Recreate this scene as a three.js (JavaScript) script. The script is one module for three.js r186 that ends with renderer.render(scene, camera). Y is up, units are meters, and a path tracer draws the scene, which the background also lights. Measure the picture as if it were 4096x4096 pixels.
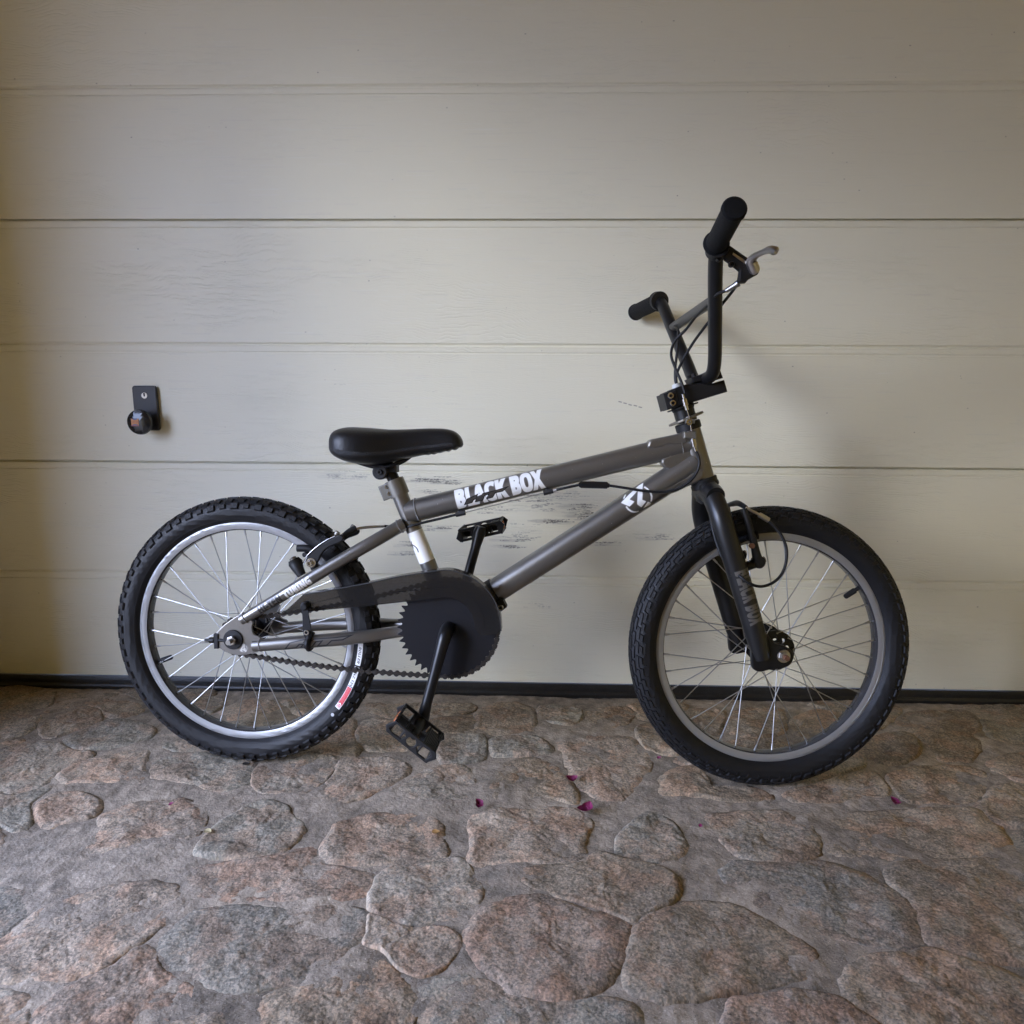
import * as THREE from 'three';
import { mergeGeometries, mergeVertices, toCreasedNormals } from 'three/addons/utils/BufferGeometryUtils.js';
import { ImprovedNoise } from 'three/addons/math/ImprovedNoise.js';

// ---------------------------------------------------------------- camera, sky, sun, exposure
const D2R = Math.PI / 180;
const scene = new THREE.Scene();
const camera = new THREE.PerspectiveCamera(69.22, 1, 0.05, 400);
camera.position.set(0, 0.7343, 1.6056);
camera.rotation.set(-10.8125 * D2R, 1.6579 * D2R, 0.3033 * D2R, 'YXZ');

const renderer = new THREE.WebGLRenderer({ antialias: true });
renderer.setSize(1024, 1024);
renderer.toneMapping = THREE.LinearToneMapping;
renderer.toneMappingExposure = 2.7;
renderer.shadowMap.enabled = true;

const sunDir = new THREE.Vector3(-1.0, 0.46, 0.76).normalize();
{ // overcast sky: an even grey-white dome, a little brighter towards the zenith and towards the veiled sun
  const w = 128, h = 64, data = new Float32Array(w * h * 4), d = new THREE.Vector3();
  for (let j = 0; j < h; j++) for (let i = 0; i < w; i++) {
    const el = ((j + 0.5) / h - 0.5) * Math.PI, az = ((i + 0.5) / w - 0.5) * 2 * Math.PI;
    d.set(Math.cos(el) * Math.cos(az), Math.sin(el), Math.cos(el) * Math.sin(az));
    const up = Math.max(0, d.y), toSun = Math.max(0, d.dot(sunDir));
    const v = 3.2 * (0.86 + 0.14 * up) * (1 + 0.35 * toSun * toSun);
    const k = (j * w + i) * 4;
    data[k] = v * 0.785; data[k + 1] = v * 0.97; data[k + 2] = v * 1.54; data[k + 3] = 1;
  }
  const t = new THREE.DataTexture(data, w, h, THREE.RGBAFormat, THREE.FloatType);
  t.mapping = THREE.EquirectangularReflectionMapping; t.magFilter = THREE.LinearFilter; t.minFilter = THREE.LinearFilter; t.needsUpdate = true;
  scene.background = t; scene.environment = t;
  scene.backgroundIntensity = 1.0; scene.environmentIntensity = 1.0;
}
const sun = new THREE.DirectionalLight(new THREE.Color(0.97, 0.98, 1.0), 0.55);
sun.position.copy(sunDir).multiplyScalar(6); sun.target.position.set(0, 0.5, 0);
sun.castShadow = true; sun.shadow.radius = 26; sun.shadow.mapSize.set(2048, 2048);
Object.assign(sun.shadow.camera, { left: -3, right: 3, top: 3, bottom: -3, near: 0.5, far: 14 });
scene.add(sun, sun.target);

// ---------------------------------------------------------------- helpers
const V = (x, y, z = 0) => new THREE.Vector3(x, y, z);
let seed = 20240611;
const rnd = () => { seed = (seed * 1664525 + 1013904223) >>> 0; return seed / 4294967296; };
const rr = (a, b) => a + (b - a) * rnd();
const perlin = new ImprovedNoise();
const noise = (x, y, z = 0) => perlin.noise(x, y, z);
const fbm = (x, y, z, o = 4) => { let s = 0, a = 1, f = 1; for (let i = 0; i < o; i++) { s += a * noise(x * f + 13.7 * i, y * f, z * f); a *= 0.5; f *= 2.03; } return s; };
const sstep = (a, b, x) => { const t = Math.min(1, Math.max(0, (x - a) / (b - a))); return t * t * (3 - 2 * t); };
const lerp = (a, b, t) => a + (b - a) * t;
const rgb = (r, g, b) => new THREE.Color().setRGB(r, g, b);

const taken = {};
const numbered = (n) => { const k = taken[n] = (taken[n] ?? -1) + 1; return k ? `${n}_${String(k).padStart(3, '0')}` : n; };
function shadows(o) { o.traverse((m) => { if (m.isMesh) { m.castShadow = true; m.receiveShadow = true; } }); return o; }
function mesh(name, geo, mat, parent) {
  const g = Array.isArray(geo) ? join(geo) : geo;
  const m = new THREE.Mesh(g, mat); m.name = name; m.castShadow = m.receiveShadow = true; parent.add(m); return m;
}
function group(name, parent) { const g = new THREE.Group(); g.name = name; parent.add(g); return g; }
function join(list) {
  return mergeGeometries(list.map((g) => {
    let q = g.index ? g.toNonIndexed() : g;
    for (const k of Object.keys(q.attributes)) if (!['position', 'normal', 'uv'].includes(k)) q.deleteAttribute(k);
    if (!q.attributes.uv) q.setAttribute('uv', new THREE.Float32BufferAttribute(new Float32Array(q.attributes.position.count * 2), 2));
    return q;
  }), false);
}
function thing(o, label, category, grp, kind) { o.userData = { label, category }; if (grp) o.userData.group = grp; if (kind) o.userData.kind = kind; return o; }

// tube swept along points; the uv runs along (u, 0..1) and round (v, 0.5 faces +z in the middle of the tube)
function sweep(pts, rad, { n = 32, radial = 14, caps = true, flat = 1, closed = false, linear = false } = {}) {
  const P = pts.map((p) => (Array.isArray(p) ? V(...p) : p));
  const curve = linear ? null : new THREE.CatmullRomCurve3(P, closed, 'centripetal');
  const at = (t) => { if (curve) return curve.getPoint(t); const k = Math.min(P.length - 2, Math.floor(t * (P.length - 1))), f = t * (P.length - 1) - k; return P[k].clone().lerp(P[k + 1], f); };
  const R = (t) => { if (typeof rad === 'number') return rad; if (typeof rad === 'function') return rad(t); const x = t * (rad.length - 1), k = Math.min(rad.length - 2, Math.floor(x)); return lerp(rad[k], rad[k + 1], x - k); };
  const pos = [], uv = [], nor = [], idx = [];
  const C = []; for (let i = 0; i <= n; i++) C.push(at(i / n));
  let L = 0; const S = [0]; for (let i = 1; i <= n; i++) { L += C[i].distanceTo(C[i - 1]); S.push(L); }
  let n1 = null; const ring = [];
  for (let i = 0; i <= n; i++) {
    const T = C[Math.min(n, i + 1)].clone().sub(C[Math.max(0, i - 1)]).normalize();
    if (!n1) n1 = Math.abs(T.z) < 0.9 ? V(0, 0, 1) : V(1, 0, 0);
    n1 = n1.clone().addScaledVector(T, -T.dot(n1)).normalize();
    const n2 = n1.clone().cross(T).normalize(), r = R(i / n);
    for (let j = 0; j <= radial; j++) {
      const a = (j / radial - 0.5) * 2 * Math.PI, ca = Math.cos(a), sa = Math.sin(a);
      const d = n1.clone().multiplyScalar(ca * flat).addScaledVector(n2, sa);
      pos.push(C[i].x + d.x * r, C[i].y + d.y * r, C[i].z + d.z * r);
      const nn = n1.clone().multiplyScalar(ca / flat).addScaledVector(n2, sa).normalize(); nor.push(nn.x, nn.y, nn.z);
      uv.push(S[i] / L, j / radial);
    }
    ring.push(T);
  }
  const w = radial + 1;
  for (let i = 0; i < n; i++) for (let j = 0; j < radial; j++) { const a = i * w + j; idx.push(a, a + w, a + 1, a + 1, a + w, a + w + 1); }
  if (caps) for (const e of [0, n]) {
    const T = ring[e].clone().multiplyScalar(e ? 1 : -1), b = pos.length / 3;
    pos.push(C[e].x, C[e].y, C[e].z); nor.push(T.x, T.y, T.z); uv.push(e ? 1 : 0, 0.5);
    for (let j = 0; j <= radial; j++) { const q = (e * w + j) * 3; pos.push(pos[q], pos[q + 1], pos[q + 2]); nor.push(T.x, T.y, T.z); uv.push(e ? 1 : 0, j / radial); }
    for (let j = 0; j < radial; j++) e ? idx.push(b, b + 2 + j, b + 1 + j) : idx.push(b, b + 1 + j, b + 2 + j);
  }
  const g = new THREE.BufferGeometry();
  g.setAttribute('position', new THREE.Float32BufferAttribute(pos, 3)); g.setAttribute('normal', new THREE.Float32BufferAttribute(nor, 3)); g.setAttribute('uv', new THREE.Float32BufferAttribute(uv, 2)); g.setIndex(idx);
  return g;
}
const rod = (a, b, r, radial = 14) => sweep([a, b], r, { n: 1, radial, linear: true });
// plate in the xy plane between z0 and z1 with small chamfers
function plate(poly, z0, z1, bevel = 0.0008, holes = []) {
  const s = Array.isArray(poly) === false ? poly : new THREE.Shape(poly.map((p) => new THREE.Vector2(p[0], p[1])));
  for (const h of holes) { const p = new THREE.Path(); p.absarc(h[0], h[1], h[2], 0, 2 * Math.PI, true); s.holes.push(p); }
  const g = new THREE.ExtrudeGeometry(s, { depth: z1 - z0 - 2 * bevel, bevelEnabled: bevel > 0, bevelThickness: bevel, bevelSize: bevel, bevelOffset: -bevel, bevelSegments: 2, curveSegments: 10 });
  g.translate(0, 0, z0 + bevel); return g;
}
// smooth closed outline through points
function smoothShape(pts, per = 6) {
  const c = new THREE.CatmullRomCurve3(pts.map((p) => V(p[0], p[1], 0)), true, 'centripetal');
  return new THREE.Shape(c.getPoints(pts.length * per).slice(0, -1).map((p) => new THREE.Vector2(p.x, p.y)));
}
// body of revolution round the z axis; profile is [r, z] pairs
function latheZ(profile, seg = 48, x = 0, y = 0, z = 0) {
  const g = new THREE.LatheGeometry(profile.map((p) => new THREE.Vector2(Math.max(0, p[0]), p[1])), seg);
  const c = toCreasedNormals(g, 0.6); c.rotateX(Math.PI / 2); c.translate(x, y, z); return c;
}
function box(x0, x1, y0, y1, z0, z1, bevel = 0.001) { return plate([[x0, y0], [x1, y0], [x1, y1], [x0, y1]], z0, z1, bevel); }
const boltHead = (x, y, z, r = 0.0045, h = 0.004) => latheZ([[0, z - 0.001], [r * 0.5, z - 0.001], [r * 0.5, z + h * 0.9], [r * 0.85, z + h], [r, z + h * 0.7], [r, z - 0.002]], 18, x, y, 0);

// ---------------------------------------------------------------- textures
function canvas(w, h) { const c = document.createElement('canvas'); c.width = w; c.height = h; return c; }
function canvasTex(c, srgb = true) { const t = new THREE.CanvasTexture(c); if (srgb) t.colorSpace = THREE.SRGBColorSpace; t.anisotropy = 8; t.wrapS = t.wrapT = THREE.RepeatWrapping; return t; }
const hash = (i, j, k = 0) => { let h = (i * 374761393 + j * 668265263 + k * 2147483647) | 0; h = Math.imul(h ^ (h >>> 13), 1274126177); h ^= h >>> 16; return (h >>> 0) / 4294967296; };
function tileNoise(u, v, px, py, k) { // value noise that repeats every (px, py) cells
  const x = u * px, y = v * py, i = Math.floor(x), j = Math.floor(y), fx = x - i, fy = y - j, sx = fx * fx * (3 - 2 * fx), sy = fy * fy * (3 - 2 * fy);
  const H = (a, b) => hash(((a % px) + px) % px, ((b % py) + py) % py, k);
  return lerp(lerp(H(i, j), H(i + 1, j), sx), lerp(H(i, j + 1), H(i + 1, j + 1), sx), sy);
}
function tfbm(u, v, px, py, k, o = 4) { let s = 0, a = 0.5, n = 0; for (let i = 0; i < o; i++) { s += a * tileNoise(u, v, px << i, py << i, k + i); n += a; a *= 0.55; } return s / n; }
function dataTex(w, h, fn, srgb = false) {
  const d = new Uint8Array(w * h * 4);
  for (let j = 0; j < h; j++) for (let i = 0; i < w; i++) { const c = fn((i + 0.5) / w, (j + 0.5) / h), k = (j * w + i) * 4; for (let q = 0; q < 3; q++) d[k + q] = Math.max(0, Math.min(255, (Array.isArray(c) ? c[q] : c) * 255)); d[k + 3] = 255; }
  const t = new THREE.DataTexture(d, w, h); t.wrapS = t.wrapT = THREE.RepeatWrapping; t.magFilter = THREE.LinearFilter; t.minFilter = THREE.LinearMipmapLinearFilter; t.generateMipmaps = true; t.anisotropy = 8;
  if (srgb) t.colorSpace = THREE.SRGBColorSpace; t.needsUpdate = true; return t;
}
const fineBump = dataTex(256, 256, (u, v) => 0.5 * tfbm(u, v, 64, 64, 5, 2) + 0.5 * tfbm(u, v, 16, 16, 9, 3));
const scratchRough = dataTex(512, 512, (u, v) => 0.72 + 0.28 * tfbm(u, v, 8, 24, 3, 5));
function std(color, roughness, metalness = 0, extra = {}) { return new THREE.MeshStandardMaterial({ color, roughness, metalness, ...extra }); }
const phys = (color, roughness, extra = {}) => new THREE.MeshPhysicalMaterial({ color, roughness, metalness: 0, ...extra });
const rep = (t, x, y) => { const c = t.clone(); c.repeat.set(x, y); c.needsUpdate = true; return c; };

const M = {
  blackPaint: phys(rgb(0.008, 0.008, 0.0088), 0.4, { specularIntensity: 0.75, roughnessMap: rep(scratchRough, 3, 2) }),
  blackSatin: phys(rgb(0.012, 0.012, 0.013), 0.5, { specularIntensity: 0.6 }),
  blackRing: phys(rgb(0.010, 0.010, 0.0125), 0.42, { specularIntensity: 0.6 }),
  plastic: phys(rgb(0.014, 0.014, 0.015), 0.46, { specularIntensity: 0.8, bumpMap: rep(fineBump, 3, 3), bumpScale: 0.0002 }),
  rubber: phys(rgb(0.014, 0.014, 0.015), 0.7, { specularIntensity: 0.6, bumpMap: rep(fineBump, 30, 3), bumpScale: 0.0003 }),
  tyre: phys(rgb(0.010, 0.010, 0.0112), 0.6, { specularIntensity: 0.65, roughnessMap: rep(scratchRough, 9, 2), bumpMap: rep(fineBump, 60, 5), bumpScale: 0.0003 }),
  grip: phys(rgb(0.007, 0.007, 0.0073), 0.75, { specularIntensity: 0.4, bumpMap: rep(fineBump, 8, 6), bumpScale: 0.0008 }),
  leather: phys(rgb(0.011, 0.011, 0.012), 0.42, { specularIntensity: 0.7, bumpMap: rep(fineBump, 6, 6), bumpScale: 0.0004 }),
  rim: std(rgb(0.34, 0.34, 0.34), 0.4, 0.5, {}),
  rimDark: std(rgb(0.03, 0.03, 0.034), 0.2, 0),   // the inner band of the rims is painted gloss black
  spoke: std(rgb(0.5, 0.5, 0.5), 0.28, 1.0),
  chrome: std(rgb(0.6, 0.59, 0.57), 0.25, 1.0),
  steel: std(rgb(0.33, 0.32, 0.3), 0.4, 1.0, { roughnessMap: rep(scratchRough, 3, 3) }),
  alloy: std(rgb(0.55, 0.53, 0.5), 0.33, 1.0),
  rust: std(rgb(0.16, 0.07, 0.035), 0.8, 0.2),
  chainSteel: std(rgb(0.05, 0.044, 0.039), 0.45, 0.6),
  chainPin: std(rgb(0.2, 0.17, 0.14), 0.4, 0.9),
  greyMetal: std(rgb(0.2, 0.19, 0.165), 0.42, 0.65),
  amber: std(rgb(0.55, 0.13, 0.02), 0.25),
  clearCap: std(rgb(0.6, 0.6, 0.58), 0.4),
  smoke: new THREE.MeshPhysicalMaterial({ color: rgb(0.33, 0.315, 0.305), roughness: 0.1, transmission: 0.96, thickness: 0, ior: 1.45, specularIntensity: 0.7 }),
};

// ---------------------------------------------------------------- the place: ground, door, reveal
const ZW = -0.0455;                                   // face of the garage door
const dip = (z) => -0.022 * (1 - sstep(-0.05, 0.2, z));   // the paving falls a little towards the door

{ // wide ground beyond the paving, warm gravel-grey
  const g = new THREE.PlaneGeometry(160, 160); g.rotateX(-Math.PI / 2); g.translate(0, -0.06, 40);
  const t = rep(dataTex(512, 512, (u, v) => { const n = tfbm(u, v, 24, 24, 31, 5), s = hash(Math.floor(u * 512), Math.floor(v * 512), 4); const k = 0.8 + 0.5 * (n - 0.5) + 0.12 * (s - 0.5); return [0.63 * k, 0.58 * k, 0.52 * k]; }, true), 80, 80);
  const m = mesh('ground', g, std(rgb(1, 1, 1), 0.95, 0, { map: t }), scene); m.userData.kind = 'structure';
}

// ---- paving of irregular granite field stones in mortar
const graniteMap = dataTex(1024, 1024, (u, v) => {
  const big = tfbm(u, v, 5, 5, 40, 4), mid = tfbm(u, v, 28, 28, 50, 3), grain = tfbm(u, v, 170, 170, 60, 2), sp = hash(Math.floor(u * 512), Math.floor(v * 512), 71), patch = sstep(0.42, 0.62, tfbm(u, v, 12, 12, 33, 4));
  let k = 0.70 + 0.26 * (big - 0.5) + 0.24 * (mid - 0.5) + 0.46 * (grain - 0.5);
  if (sp > 0.97) k += 0.15; else if (sp < 0.04) k -= 0.16;
  const pink = 0.45 * patch + 0.5 * (grain - 0.5) + 0.12;
  return [k * (0.94 + 0.07 * pink), k * (0.915 - 0.06 * pink), k * (0.87 - 0.12 * pink)];
}, true);
const graniteBump = dataTex(1024, 1024, (u, v) => 0.45 * tfbm(u, v, 20, 20, 80, 4) + 0.35 * tfbm(u, v, 90, 90, 90, 3) + 0.2 * Math.abs(2 * tfbm(u, v, 44, 44, 95, 2) - 1));
const mortarMap = dataTex(1024, 1024, (u, v) => {
  const big = tfbm(u, v, 4, 4, 140, 4), mid = tfbm(u, v, 40, 40, 150, 4), sp = hash(Math.floor(u * 700), Math.floor(v * 700), 77);
  let k = 0.64 + 0.36 * (big - 0.5) + 0.34 * (mid - 0.5) + 0.12 * (sp - 0.5); if (sp > 0.985) k += 0.16; if (sp < 0.02) k -= 0.16;
  return [k * 1.0, k * 0.93, k * 0.84];
}, true);
const mortarBump = dataTex(1024, 1024, (u, v) => 0.5 * tfbm(u, v, 36, 36, 160, 4) + 0.5 * tfbm(u, v, 150, 150, 170, 3));
const stoneMats = [[0.77, 0.675, 0.56], [0.68, 0.63, 0.535], [0.62, 0.60, 0.52], [0.71, 0.615, 0.485], [0.62, 0.545, 0.435], [0.58, 0.56, 0.495], [0.73, 0.68, 0.585], [0.68, 0.575, 0.475]].map((c) => std(rgb(...c), 0.86, 0, { map: graniteMap, bumpMap: graniteBump, bumpScale: 0.0024 }));
const mortarMat = std(rgb(0.76, 0.735, 0.70), 0.93, 0, { map: mortarMap, bumpMap: mortarBump, bumpScale: 0.0022 });

const traced = [[[-0.865,0.383],[-0.863,0.349],[-0.821,0.314],[-0.759,0.274],[-0.748,0.28],[-0.732,0.332],[-0.709,0.394],[-0.744,0.395],[-0.8,0.403],[-0.839,0.407]],[[-0.708,0.349],[-0.71,0.319],[-0.682,0.299],[-0.631,0.291],[-0.576,0.308],[-0.521,0.321],[-0.514,0.37],[-0.521,0.4],[-0.569,0.413],[-0.608,0.398],[-0.658,0.386],[-0.689,0.379]],[[-0.511,0.347],[-0.497,0.317],[-0.458,0.309],[-0.429,0.292],[-0.382,0.3],[-0.371,0.324],[-0.375,0.381],[-0.391,0.419],[-0.424,0.425],[-0.469,0.419],[-0.495,0.396]],[[-0.848,0.457],[-0.821,0.435],[-0.778,0.439],[-0.742,0.463],[-0.727,0.491],[-0.733,0.51],[-0.757,0.52],[-0.789,0.537],[-0.833,0.5]],[[-0.711,0.504],[-0.688,0.47],[-0.648,0.454],[-0.61,0.45],[-0.574,0.466],[-0.551,0.489],[-0.539,0.525],[-0.543,0.551],[-0.572,0.563],[-0.606,0.568],[-0.631,0.584],[-0.669,0.599],[-0.7,0.594],[-0.699,0.557]],[[-0.516,0.583],[-0.512,0.524],[-0.496,0.492],[-0.467,0.457],[-0.426,0.46],[-0.4,0.488],[-0.367,0.525],[-0.37,0.549],[-0.382,0.576],[-0.429,0.594],[-0.493,0.594]],[[-0.99,0.233],[-1.061,0.125],[-1.024,0.091],[-0.969,0.097],[-0.928,0.143],[-0.916,0.187],[-0.943,0.21],[-0.963,0.235]],[[-1.063,0.08],[-1.116,-0.001],[-1.05,-0.013],[-0.976,-0.007],[-0.914,0.035],[-0.869,0.093],[-0.882,0.148],[-0.929,0.127],[-0.979,0.081]],[[-0.934,0.251],[-0.923,0.209],[-0.891,0.164],[-0.824,0.176],[-0.779,0.21],[-0.781,0.245],[-0.819,0.273],[-0.869,0.288],[-0.909,0.276]],[[-0.784,0.038],[-0.777,0.012],[-0.73,0.005],[-0.702,0.044],[-0.703,0.102],[-0.735,0.095]],[[-0.682,0.117],[-0.676,0.043],[-0.652,0.007],[-0.608,0.014],[-0.563,0.055],[-0.565,0.104],[-0.603,0.137],[-0.64,0.15]],[[-0.569,0.016],[-0.514,0.01],[-0.469,0.008],[-0.447,0.059],[-0.467,0.116],[-0.531,0.087]],[[-0.748,0.244],[-0.729,0.201],[-0.663,0.24],[-0.633,0.272],[-0.675,0.286],[-0.716,0.282]],[[-0.364,0.431],[-0.364,0.347],[-0.363,0.304],[-0.334,0.3],[-0.303,0.295],[-0.262,0.303],[-0.231,0.324],[-0.224,0.347],[-0.247,0.383],[-0.282,0.42],[-0.313,0.439],[-0.34,0.45]],[[-0.321,0.584],[-0.32,0.535],[-0.313,0.508],[-0.284,0.49],[-0.247,0.477],[-0.19,0.477],[-0.159,0.492],[-0.141,0.542],[-0.138,0.592],[-0.221,0.607],[-0.298,0.605]],[[-0.224,0.168],[-0.215,0.129],[-0.174,0.104],[-0.131,0.094],[-0.116,0.164],[-0.12,0.186],[-0.165,0.192],[-0.21,0.19]],[[-0.119,0.077],[-0.105,0.038],[-0.069,0.005],[-0.03,0.004],[0.001,0.038],[0.011,0.096],[0.005,0.159],[-0.026,0.182],[-0.074,0.192],[-0.107,0.171]],[[0.02,0.037],[0.066,0.022],[0.108,0.038],[0.11,0.092],[0.091,0.133],[0.045,0.127],[0.024,0.096]],[[0.124,0.05],[0.162,0.027],[0.219,0.025],[0.228,0.071],[0.203,0.128],[0.158,0.145],[0.128,0.116]],[[-0.18,0.238],[-0.156,0.209],[-0.101,0.2],[-0.089,0.234],[-0.089,0.287],[-0.12,0.307],[-0.164,0.309],[-0.181,0.278]],[[-0.08,0.213],[-0.032,0.198],[0.012,0.197],[0.036,0.229],[0.042,0.262],[0.002,0.274],[-0.05,0.279],[-0.073,0.277]],[[-0.231,0.404],[-0.214,0.364],[-0.181,0.328],[-0.138,0.317],[-0.114,0.337],[-0.101,0.383],[-0.109,0.421],[-0.15,0.433],[-0.196,0.435]],[[-0.072,0.403],[-0.069,0.347],[-0.049,0.31],[0.002,0.288],[0.041,0.307],[0.067,0.359],[0.081,0.398],[0.073,0.435],[0.038,0.42],[-0.021,0.423],[-0.062,0.424]],[[0.06,0.215],[0.112,0.191],[0.168,0.182],[0.212,0.215],[0.23,0.274],[0.216,0.33],[0.192,0.371],[0.157,0.411],[0.122,0.407],[0.091,0.375],[0.075,0.33],[0.064,0.275]],[[-0.093,0.49],[-0.063,0.465],[-0.006,0.458],[0.052,0.45],[0.083,0.464],[0.095,0.497],[0.084,0.538],[0.078,0.588],[-0.017,0.595],[-0.081,0.593],[-0.087,0.54]],[[-0.374,0.018],[-0.317,0.029],[-0.261,0.022],[-0.256,0.074],[-0.302,0.109],[-0.366,0.087]],[[-0.233,0.026],[-0.184,0.015],[-0.138,0.013],[-0.129,0.052],[-0.176,0.088],[-0.233,0.082]],[[-0.352,0.135],[-0.309,0.133],[-0.233,0.198],[-0.22,0.239],[-0.269,0.268],[-0.324,0.257],[-0.357,0.203]],[[0.204,0.458],[0.229,0.471],[0.247,0.52],[0.25,0.545],[0.223,0.579],[0.147,0.582],[0.142,0.533],[0.169,0.487]],[[0.221,0.161],[0.257,0.106],[0.286,0.143],[0.305,0.227],[0.282,0.261],[0.236,0.243]],[[0.236,0.363],[0.272,0.316],[0.309,0.303],[0.329,0.337],[0.327,0.371],[0.359,0.375],[0.407,0.371],[0.422,0.399],[0.384,0.411],[0.332,0.413],[0.284,0.405],[0.242,0.401]],[[0.456,0.393],[0.496,0.37],[0.555,0.34],[0.611,0.315],[0.639,0.319],[0.64,0.359],[0.631,0.391],[0.59,0.398],[0.526,0.416],[0.47,0.413]],[[0.296,0.468],[0.345,0.452],[0.419,0.445],[0.461,0.453],[0.466,0.494],[0.446,0.555],[0.363,0.574],[0.322,0.559],[0.309,0.518]],[[0.485,0.484],[0.54,0.45],[0.629,0.437],[0.757,0.432],[0.768,0.483],[0.716,0.549],[0.52,0.56],[0.47,0.546]],[[0.662,0.33],[0.726,0.299],[0.827,0.289],[0.839,0.34],[0.775,0.401],[0.699,0.409],[0.664,0.405],[0.656,0.38]],[[0.65,0.213],[0.709,0.17],[0.781,0.153],[0.784,0.195],[0.747,0.255],[0.69,0.276],[0.65,0.259]],[[0.796,0.084],[0.846,0.026],[0.926,0.006],[0.988,0.003],[0.946,0.132],[0.848,0.251],[0.799,0.247],[0.804,0.194]],[[0.328,0.088],[0.367,0.024],[0.432,0.03],[0.422,0.1],[0.374,0.183],[0.343,0.17]],[[0.444,0.051],[0.507,0.001],[0.564,0.012],[0.561,0.07],[0.522,0.163],[0.461,0.187],[0.419,0.167]],[[0.562,0.094],[0.644,0.017],[0.695,0.028],[0.681,0.089],[0.608,0.16],[0.549,0.183]],[[0.383,0.217],[0.431,0.198],[0.509,0.202],[0.524,0.238],[0.478,0.259],[0.4,0.262]]];
const paving = group('paving', scene); paving.userData.kind = 'structure';
const mortarH = (x, z) => dip(z) - 0.0022 + 0.0040 * fbm(x * 9, 3.3, z * 9, 3) + 0.0017 * fbm(x * 55, 8.1, z * 55, 2);
{ // fill what the tracing leaves open with stones that grow until they meet their neighbours
  const polys = traced.map((p) => p.map((q) => [q[0], q[1]]));
  const inside = (p, x, z) => { let c = false; for (let i = 0, j = p.length - 1; i < p.length; j = i++) if ((p[i][1] > z) !== (p[j][1] > z) && x < ((p[j][0] - p[i][0]) * (z - p[i][1])) / (p[j][1] - p[i][1]) + p[i][0]) c = !c; return c; };
  const boxes = polys.map((p) => bounds(p));
  function bounds(p) { const b = [9, 9, -9, -9]; for (const q of p) { b[0] = Math.min(b[0], q[0]); b[1] = Math.min(b[1], q[1]); b[2] = Math.max(b[2], q[0]); b[3] = Math.max(b[3], q[1]); } return b; }
  const near = (x, z, d) => { for (let k = 0; k < polys.length; k++) { const b = boxes[k]; if (x < b[0] - d || x > b[2] + d || z < b[1] - d || z > b[3] + d) continue; if (inside(polys[k], x, z)) return true; for (let a = 0; a < 8; a++) if (inside(polys[k], x + d * Math.cos(a * 0.785), z + d * Math.sin(a * 0.785))) return true; } return false; };
  for (let pass = 0; pass < 3; pass++) for (let gz = -0.01; gz < 1.32; gz += 0.105) for (let gx = -1.3; gx < 1.25; gx += 0.12) {
    const cx = gx + rr(-0.05, 0.05), cz = gz + rr(-0.045, 0.045);
    if (cz < 0.0 || near(cx, cz, pass < 2 ? 0.042 : 0.03)) continue;
    const pts = [], N = 22, ph = rr(0, 6.28), sx = rr(0.075, 0.14), sz = rr(0.055, 0.10), tilt = rr(-0.4, 0.4), k1 = rr(0, 50);
    for (let a = 0; a < N; a++) {
      const t = (a / N) * 2 * Math.PI, ca = Math.cos(t), sa = Math.sin(t);
      const ct = Math.cos(t - tilt), st = Math.sin(t - tilt), lim = 1 / Math.pow(Math.pow(Math.abs(ct) / sx, 3.4) + Math.pow(Math.abs(st) / sz, 3.4), 1 / 3.4) * (1 + 0.4 * noise(k1 + 1.5 * ca, 1.5 * sa, ph));
      let r = 0.015; while (r < lim && !near(cx + ca * (r + 0.006), cz + sa * (r + 0.006), 0.008)) r += 0.004;
      pts.push([cx + ca * r, cz + sa * r]);
    }
    const sm = pts.map((p, i) => { const a = pts[(i + N - 1) % N], b = pts[(i + 1) % N]; return [(a[0] + 2 * p[0] + b[0]) / 4, (a[1] + 2 * p[1] + b[1]) / 4]; });
    let area = 0; for (let i = 0; i < N; i++) { const a = sm[i], b = sm[(i + 1) % N]; area += a[0] * b[1] - b[0] * a[1]; }
    if (Math.abs(area) / 2 < 0.0022) continue;
    polys.push(sm); boxes.push(bounds(sm));
  }
  // the mortar bed: a troweled surface that sinks and rises round the stones
  const x0 = -1.5, x1 = 1.42, z0 = -0.11, z1 = 1.46, nx = 440, nz = 240, pos = [], uv = [], idx = [];
  for (let j = 0; j <= nz; j++) for (let i = 0; i <= nx; i++) { const x = lerp(x0, x1, i / nx), z = lerp(z0, z1, j / nz); pos.push(x, mortarH(x, z), z); uv.push(x / 0.7, z / 0.7); }
  for (let j = 0; j < nz; j++) for (let i = 0; i < nx; i++) { const a = j * (nx + 1) + i; idx.push(a, a + nx + 1, a + 1, a + 1, a + nx + 1, a + nx + 2); }
  const g = new THREE.BufferGeometry(); g.setAttribute('position', new THREE.Float32BufferAttribute(pos, 3)); g.setAttribute('uv', new THREE.Float32BufferAttribute(uv, 2)); g.setIndex(idx); g.computeVertexNormals();
  mesh('mortar_bed', g, mortarMat, paving);
  const tone = [0, 2, 1, 0, 0, 2, 4, 4, 2, 1, 0, 1, 2, 0, 0, 3, 3, 2, 3, 2, 2, 1, 3, 0, 0, 4, 4, 1, 2, 3, 3, 3, 1, 3, 3, 4, 4, 4, 4, 3, 4];
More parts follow.
